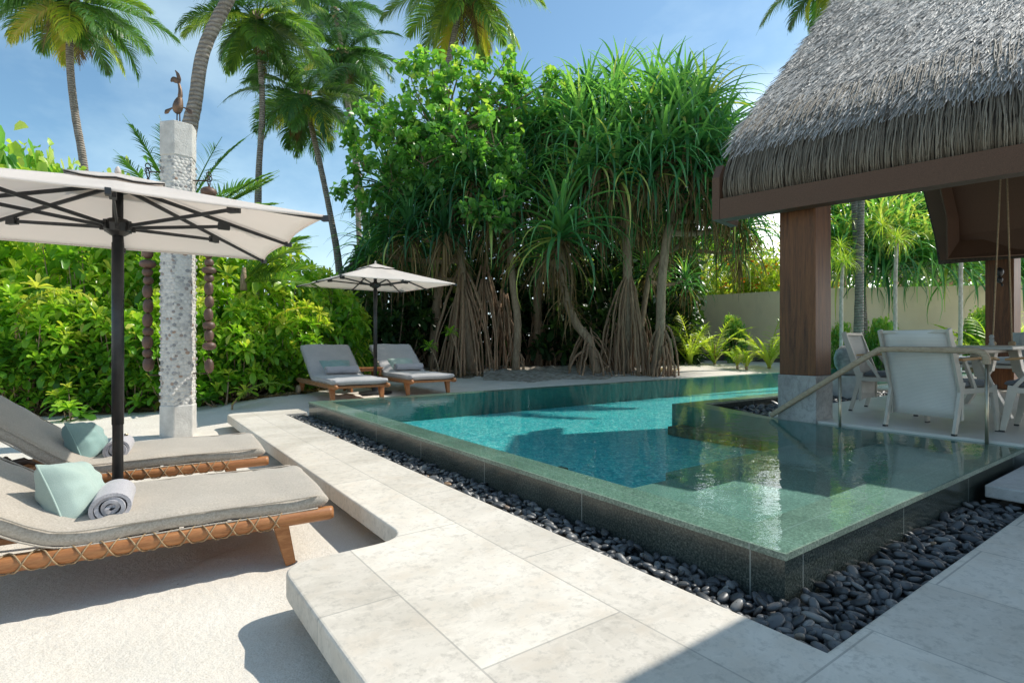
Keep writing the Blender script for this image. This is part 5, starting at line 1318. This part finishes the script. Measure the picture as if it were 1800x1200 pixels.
def build_hedge():
    for k in range(4): SHRUBS['g%d' % k] = shrub_mesh(40+k, 'glossy', 215)
    for k in range(2): SHRUBS['h%d' % k] = shrub_mesh(60+k, 'heart', 200, (1.0, .9, 1.2))
    SHRUBS['s0'] = shrub_mesh(70, 'small', 260, (1, .9, 1.1)); SHRUBS['gs'] = shrub_mesh(77, 'glossy', 9, (.30, .30, .38))
    for k in range(2): SHRUBS['d%d' % k] = shrub_mesh(80+k, 'glossy', 120)
    G = 'glossy leaved shrubs forming the hedge'
    rows = [  # px, Y, width, height, label
        (-60, 8.6, 1.0, 1.35, 'hedge shrub at the far end of the frame behind the lounger backrests'), (40, 8.8, .95, 1.3, 'low glossy shrub behind the near lounger heads with yellow tipped leaves'), (130, 9.0, .9, 1.3, 'glossy shrub just left of the near parasol pole'),
        (235, 9.1, .85, 1.25, 'glossy shrub between the near parasol pole and the shaded stone string'), (330, 9.2, .8, 1.25, 'glossy shrub directly behind the pebble column foot'), (415, 9.4, .8, 1.25, 'glossy shrub right of the sunlit stone string'), (490, 10.1, .72, 1.15, 'hedge shrub ending the front row next to the far lounger'),
        (-20, 10.2, 1.2, 2.4, 'tall hedge shrub in the back row at the frame edge'), (85, 10.4, 1.2, 2.35, 'tall back row shrub under the near canopy left part'), (185, 10.3, 1.15, 2.35, 'tall back row shrub behind the near parasol pole'), (290, 10.4, 1.1, 2.3, 'tall back row shrub behind the pebble column shaft'),
        (390, 10.6, 1.1, 2.2, 'tall back row shrub behind the sunlit stone string'), (470, 11.0, 1.0, 1.9, 'back row shrub below the olive palm fronds'), (545, 11.9, .95, 1.75, 'bright hedge shrub left of the far parasol canopy'), (590, 13.0, .9, 1.55, 'small leaved bright shrub under the far canopy left tip')]
    for i, (px, Y, w, h, lab) in enumerate(rows):
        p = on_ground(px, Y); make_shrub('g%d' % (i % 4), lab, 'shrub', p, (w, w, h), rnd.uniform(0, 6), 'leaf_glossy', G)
    # young plants in front of the hedge
    for px, Y, s, lab in ((132, 8.0, 1.0, 'small bright rosette plant in front of the hedge left of the parasol pole'), (395, 8.6, 1.0, 'small glossy plant in front of the hedge right of the column'), (480, 9.6, .9, 'sapling with few leaves at the end of the hedge')):
        make_shrub('gs', lab, 'small plant', on_ground(px, Y), (s, s, s), rnd.uniform(0, 6), 'leaf_glossy', None, 'small_plant')
    # taller sea-grape like shrubs at the back on the left
    for i, (px, Y, w, h, lab) in enumerate(((-70, 11.5, 1.7, 3.6, 'tall light green bush rising above the near canopy at the left edge'), (25, 11.8, 1.4, 3.55, 'tall light green bush with heart leaves left of the first palm'), (120, 12.6, .95, 3.4, 'leafy bush tip just above the near canopy by the first palm trunk'), (195, 12.6, .8, 3.35, 'leafy bush tip above the near canopy right of the first palm trunk'))):
        make_shrub('h%d' % (i % 2), lab, 'bush', on_ground(px, Y), (w, w, h), rnd.uniform(0, 6), 'leaf_heart', None, 'leafy_bush')
    # dark shrubs under the trees
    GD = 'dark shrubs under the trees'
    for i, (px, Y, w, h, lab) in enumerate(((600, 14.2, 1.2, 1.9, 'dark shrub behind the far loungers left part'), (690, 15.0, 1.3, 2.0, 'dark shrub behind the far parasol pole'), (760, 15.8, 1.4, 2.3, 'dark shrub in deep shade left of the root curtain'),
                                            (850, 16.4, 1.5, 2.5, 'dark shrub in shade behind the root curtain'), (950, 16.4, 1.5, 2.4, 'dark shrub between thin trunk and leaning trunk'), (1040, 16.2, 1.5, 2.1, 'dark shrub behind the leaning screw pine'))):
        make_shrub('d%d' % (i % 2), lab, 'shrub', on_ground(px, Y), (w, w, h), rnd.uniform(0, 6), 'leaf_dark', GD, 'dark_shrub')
    # bright bush with orange flowers behind the wall
    for i, (px, Y, w, h, lab) in enumerate(((1350, 21.5, 1.7, 2.9, 'sunlit yellow green bush with orange flowers behind the wall left of the post'), (1300, 22.5, 1.8, 3.2, 'sunlit bush behind the wall beneath the hanging screw pine leaves'), (1235, 22, 1.6, 2.7, 'bush behind the wall seen through the crooked bare limbs'), (1420, 23, 1.8, 2.8, 'sunlit bush behind the wall hidden partly by the timber post'), (1120, 22.5, 2.0, 3.0, 'sunlit bush seen between the root cones'), (1050, 23, 2.0, 3.0, 'sunlit bush seen through the gap above the leaning trunk'))):
        t = make_shrub('s0' if i else 's0', lab, 'bush', on_ground(px, Y), (w, w, h), rnd.uniform(0, 6), 'leaf_young', 'sunlit bushes behind the wall', 'sunlit_bush')
        if i < 2:
            F = Leaves(); n = 130; d = rng.normal(0, 1, (n, 3)); d /= np.linalg.norm(d, axis=1)[:, None]; b = np.stack([d[:, 0]*.95, d[:, 1]*.9, .6+d[:, 2]*.7], 1)
            F.blades(np.repeat(b, 4, 0), np.tile(np.arange(4)*1.57, n), .5, .3, .07, .05, rng.random(n*4), 2, .1, P_heart); setp(F.build('flowers', 'petal', t), kind='stuff')
    # thin climbing shrubs along the wall
    for i, (px, Y, s, lab) in enumerate(((1293, 17.6, .75, 'dark leafy sapling against the wall between two seedlings'), (1545, 15.6, .75, 'leafy sapling against the wall left of the nearest armchair'), (1722, 15.0, .9, 'climbing leafy plant against the wall by the far timber post'), (1480, 16.0, .7, 'thin sapling against the wall beside the slender stem'))):
        make_shrub('h0', lab, 'sapling', on_ground(px, Y), (s*.55, s*.45, s*1.35), i*1.3, 'leaf_heart', None, 'wall_sapling')
    # slender stems with tufted heads in front of the wall
    for i, (px, top, Y, lab) in enumerate(((1478, 462, 12.6, 'thin speckled stem with a grassy tuft beside the timber post'), (1573, 428, 12.2, 'thin pale stem with a dry pinkish tuft, middle of the garden gap'), (1688, 395, 11.8, 'pale straight stem in front of the wall by the far timber post'))):
        b = on_ground(px-2, Y); t = thing('slender_dracaena', lab, 'dracaena', b, 0, 'slender stems along the pavilion garden'); h = at(px+3, top, Y)-b
        m = MB(); m.tube(smooth_path([(0, 0, -.1), Vector(h)*.35+Vector((.03, 0, 0)), Vector(h)*.7-Vector((.02, 0, 0)), h], 5), [.042]*8+[.038]*8 if False else .04, 10); m.build('stem', 'pale_stem', t, True)
        L = Leaves(); D = Leaves()
        for j in range(4):
            c = np.array(h) + rng.normal(0, .13, 3) + np.array([0, 0, .1*j]); n = 46
            (D if (j == 1 and i == 1) else L).blades(np.repeat(c[None], n, 0), np.arange(n)*GA, np.radians(np.linspace(80, -40, n)), rng.uniform(.8, 1.9, n), rng.uniform(.35, .62, n), .016, np.clip(rng.normal(.5, .2, n), 0, 1), 6, .2, P_lin)
        L.build('leaf_tuft', 'leaf_young', t)
        if D.V: D.build('dry_tuft', 'leaf_dry', t)
    # strap-leaved plants in the shade behind the far loungers
    for i, (px, Y, n, s, lab) in enumerate(((498, 11.2, 26, 1.0, 'spiky strap leaved plant at the end of the hedge'), (540, 11.6, 28, 1.05, 'strap leaved plant behind the left far lounger'), (655, 12.2, 20, .95, 'broad leaved plant behind the table of the far loungers'), (575, 13.2, 24, 1.1, 'strap leaved plant in shade under the far canopy'))):
        t = thing('strap_leaf_plant', lab, 'plant', on_ground(px, Y), 0, 'strap leaved plants behind the far loungers'); L = Leaves(); k = np.arange(n)
        L.blades(np.zeros((n, 3)) + rng.normal(0, .05, (n, 3))*np.array([1, 1, .2]), k*GA, np.radians(np.linspace(85, 20, n)), rng.uniform(.6, 1.8, n), s*rng.uniform(.8, 1.25, n), .075, np.clip(rng.normal(.45, .2, n), 0, 1), 7, .3, P_lin); L.build('leaves', 'leaf_glossy' if i != 3 else 'leaf_strap', t)
    # slanting saplings between the lounger and the roots
    for i, (px, py, Y, lab) in enumerate(((755, 610, 12.4, 'leggy sapling right of the far right lounger'), (792, 585, 12.6, 'leggy sapling with small leaf tuft near the root curtain'), (512, 650, 9.9, 'bare twiggy sapling stump between hedge and far lounger'))):
        b = on_ground(px+18, Y); t = thing('leggy_sapling', lab, 'sapling', b); h = at(px, py, Y)-b
        m = MB(); m.tube(curve_pts((0, 0, -.05), h, (.1, 0, .1), 6), .014, 6); m.build('stem', 'branch_bark', t, True)
        L = Leaves(); n = 14; L.blades(np.repeat(np.array(h)[None], n, 0), np.arange(n)*GA, np.radians(np.linspace(75, -10, n)), .8, .22, .085, .55, 4, .2, P_obov); L.build('leaf_tuft', 'leaf_glossy', t)
    # bent dry yellow frond in the hedge, fallen fronds
    def bent(label, base, az, p0, bend, ln, tint, ll=.34, mat='leaf_palm', n=34):
        t = thing('palm_frond', label, 'palm frond', base); L = Leaves(); frond(L, (0, 0, 0), az, p0, bend, ln, .03, ll, n, tint, None, 0, 1.3); L.build('leaflets', mat, t)
        s = MB(); s.tube([(0, 0, -.3), (0, 0, 0), (math.cos(az)*.1*math.cos(p0), math.sin(az)*.1*math.cos(p0), .1*math.sin(p0))], .016, 6); s.build('stalk', 'cord', t, True)
    bent('yellow frond arching out of the hedge left of the near pole', at(28, 560, 8.2), -TH+.25, 1.15, 2.2, 1.35, .80)
    bent('pale dry frond drooping from the hedge left of the far lounger', at(455, 600, 9.6), -TH+.2, 1.2, 1.9, 1.5, .84)
    bent('fallen green frond lying over the sand edge by the column', on_ground(408, 8.2)+Vector((0, 0, .05)), -TH+.35, .95, 1.6, 1.0, .70, .2)
    # forest shade behind everything
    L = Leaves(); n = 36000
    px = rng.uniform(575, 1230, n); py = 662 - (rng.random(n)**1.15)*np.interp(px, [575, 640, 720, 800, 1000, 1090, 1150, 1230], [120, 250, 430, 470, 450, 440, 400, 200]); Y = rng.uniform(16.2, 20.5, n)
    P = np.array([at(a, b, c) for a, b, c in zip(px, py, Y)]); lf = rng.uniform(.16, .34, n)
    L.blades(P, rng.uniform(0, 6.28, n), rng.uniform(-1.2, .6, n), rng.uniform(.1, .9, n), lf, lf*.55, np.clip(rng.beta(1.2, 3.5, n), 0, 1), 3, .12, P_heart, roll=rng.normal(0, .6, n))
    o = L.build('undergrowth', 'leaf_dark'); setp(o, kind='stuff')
    L = Leaves(); n = 9000
    px = rng.uniform(1090, 1830, n); py = 545 - (rng.random(n)**.9)*np.interp(px, [1090, 1200, 1300, 1420, 1500, 1830], [190, 120, 150, 120, 150, 160]); px = np.where((px > 1325) & (px < 1400) & (py < 455), px-rng.uniform(90, 160, n), px); Y = rng.uniform(23.5, 27, n)
    P = np.array([at(a, b, c) for a, b, c in zip(px, py, Y)]); lf = rng.uniform(.22, .42, n)
    L.blades(P, rng.uniform(0, 6.28, n), rng.uniform(-1.2, .6, n), rng.uniform(.1, .9, n), lf, lf*.5, np.clip(rng.beta(2.2, 2.6, n), 0, 1), 3, .12, P_heart, roll=rng.normal(0, .6, n))
    o = L.build('far_foliage', 'leaf_glossy'); setp(o, kind='stuff')
    # litter on the ground under hedge and trees
    L = Leaves(); P = []
    for _ in range(5200):
        if rnd.random() < .6: u_ = rnd.uniform(-60, 600); Y = np.interp(u_, [-60, 500, 600], [8.1, 9.0, 10.5]) + abs(rnd.gauss(0, .5))
        else: u_ = rnd.uniform(700, 1190); Y = np.interp(u_, [700, 900, 1190], [12.6, 13.1, 13.6]) + abs(rnd.gauss(0, .9))
        q = on_ground(u_, Y); P.append((q.x, q.y, q.z+rnd.uniform(.004, .03)))
    for _ in range(24):
        u_, v_ = rnd.uniform(-2.2, .4), rnd.uniform(.8, 7); P.append((u_, v_, gz(u_, v_)+.008))
    n = len(P); lf = rng.uniform(.05, .15, n); lf[-24:] *= .3
    L.blades(np.array(P), rng.uniform(0, 6.28, n), rng.normal(0, .2, n), rng.normal(.2, .5, n), lf, lf*.4, rng.random(n), 3, .15, P_heart, roll=rng.normal(0, .3, n))
    o = L.build('leaf_litter', 'leaf_dry'); setp(o, kind='stuff')
    # dark soil under the hedge and the raked mound by the pool
    def soil(pts, dz, nm, kind='structure', mat='soil'):
        m = MB(); rows = []
        for (pa, Ya), (pb, Yb) in pts:
            a, b = on_ground(pa, Ya), on_ground(pb, Yb); row = []
            for i in range(15):
                p = a.lerp(b, i/14); bump_ = math.sin(PI*i/14); row.append((p.x, p.y, gz(p.x, p.y)-.03+dz*bump_*(1+.35*math.sin(p.x*5+p.y*3)+.25*math.sin(p.x*13-p.y*9))))
            rows.append(row)
        m.sheet(rows); o = m.build(nm, mat, None, True); setp(o, kind=kind)
    soil([((x, float(np.interp(x, [-80, 500, 600], [8.25, 9.15, 10.6]))), (x, float(np.interp(x, [-80, 500, 600], [10.4, 11.2, 12.6])))) for x in range(-80, 601, 34)], .07, 'mulch')
    soil([((x, 12.6-.1*math.sin(x)), (x, 16.0)) for x in range(690, 861, 17)], .08, 'mulch')
    soil([((x, float(np.interp(x, [860, 960, 1060, 1130], [12.2, 11.7, 12.2, 12.8]))+.08*math.sin(x)), (x, 15.6)) for x in range(850, 1141, 12)], .13, 'mound', 'structure', 'mound_soil')

# ------------------------------------------------------------------ sky, sun, camera
SUN_EL = math.radians(49)
SUN_DIR = Vector((.985, -.17, 0)).normalized()*math.cos(SUN_EL) + Vector((0, 0, math.sin(SUN_EL)))
def build_light():
    w = bpy.data.worlds.new("World"); scene.world = w; w.use_nodes = True; nt = w.node_tree; nt.nodes.clear()
    sky = nd(nt, 'ShaderNodeTexSky', sky_type='NISHITA', sun_disc=False, sun_elevation=SUN_EL, sun_rotation=math.atan2(SUN_DIR.x, SUN_DIR.y), altitude=0, air_density=1.0, dust_density=.6, ozone_density=2.2)
    tc = nd(nt, 'ShaderNodeTexCoord').outputs['Generated']
    sp = nd(nt, 'ShaderNodeSeparateXYZ', {0: tc})
    mp = nd(nt, 'ShaderNodeMapping', {'Vector': tc, 'Scale': (1.0, 1.0, 1.9), 'Location': (1.3, .2, .4)}).outputs[0]
    n1 = noise(nt, mp, 2.4, 6, .52, .1); n2 = noise(nt, mp, 7.0, 5, .6)
    cl = ramp(nt, math_(nt, 'ADD', math_(nt, 'MULTIPLY', n1, .8), math_(nt, 'MULTIPLY', n2, .2)), [(.45, 0.0), (.70, .55)])
    low = ramp(nt, sp.outputs[2], [(.0, 1.0), (.5, .45)])
    f = math_(nt, 'MULTIPLY', cl, low)
    c = mixc(nt, f, sky.outputs[0], (8.6, 8.8, 9.2))
    c = mixc(nt, 1.0, c, (1.02, 1.22, 1.16), 'MULTIPLY')
    haze = ramp(nt, sp.outputs[2], [(.0, .55), (.28, 0.0)])
    c = mixc(nt, haze, c, (6.4, 7.4, 8.6))
    dp = nd(nt, 'ShaderNodeVectorMath', {0: tc, 1: (.985, -.17, 0)}, operation='DOT_PRODUCT').outputs['Value']
    gl = math_(nt, 'MULTIPLY', ramp(nt, dp, [(.38, 0.0), (.8, 1.0)]), ramp(nt, sp.outputs[2], [(.20, 1.0), (.42, 0.0)]))
    c = mixc(nt, gl, c, (21, 21, 20.5))
    bg = nd(nt, 'ShaderNodeBackground', {'Color': c, 'Strength': SKY_STRENGTH}); o = nd(nt, 'ShaderNodeOutputWorld'); nt.links.new(bg.outputs[0], o.inputs[0])
    l = bpy.data.lights.new('sun', 'SUN'); l.energy = SUN_STRENGTH; l.angle = math.radians(.53); l.color = (1, .95, .86)
    s = bpy.data.objects.new('sun', l); COL.objects.link(s); s.rotation_euler = SUN_DIR.to_track_quat('Z', 'Y').to_euler(); s.location = (0, 0, 20)
def build_camera():
    cam = bpy.data.cameras.new('camera'); cam.sensor_width = 36; cam.lens = 956/1800*36; cam.clip_start = .05; cam.clip_end = 5000
    o = bpy.data.objects.new('camera', cam); COL.objects.link(o); o.location = (0, 0, EYE); o.rotation_euler = (PI/2, 0, -(PI/2-TH)+0 if False else -math.atan2(ST, CT)); scene.camera = o
SKY_STRENGTH = .15; SUN_STRENGTH = 5.0
def main():
    make_materials()
    build_sand(); build_paving(); build_pool(); build_pebbles(); build_pavilion(); build_shade_roof(); build_wall()
    build_parasols(); build_loungers(); build_column(); build_dining()
    build_palms(); build_pandanus(); build_broadleaf(); build_hedge()
    build_light(); build_camera()
    scene.render.engine = 'CYCLES'
    cy = scene.cycles; cy.use_denoising = True; cy.max_bounces = 8; cy.diffuse_bounces = 5; cy.glossy_bounces = 3; cy.transmission_bounces = 4; cy.transparent_max_bounces = 12
    cy.caustics_reflective = False; cy.caustics_refractive = False; cy.sample_clamp_indirect = 6
    scene.view_settings.view_transform = 'Standard'; scene.view_settings.look = 'None'; scene.view_settings.exposure = 0; scene.view_settings.gamma = 1
main()
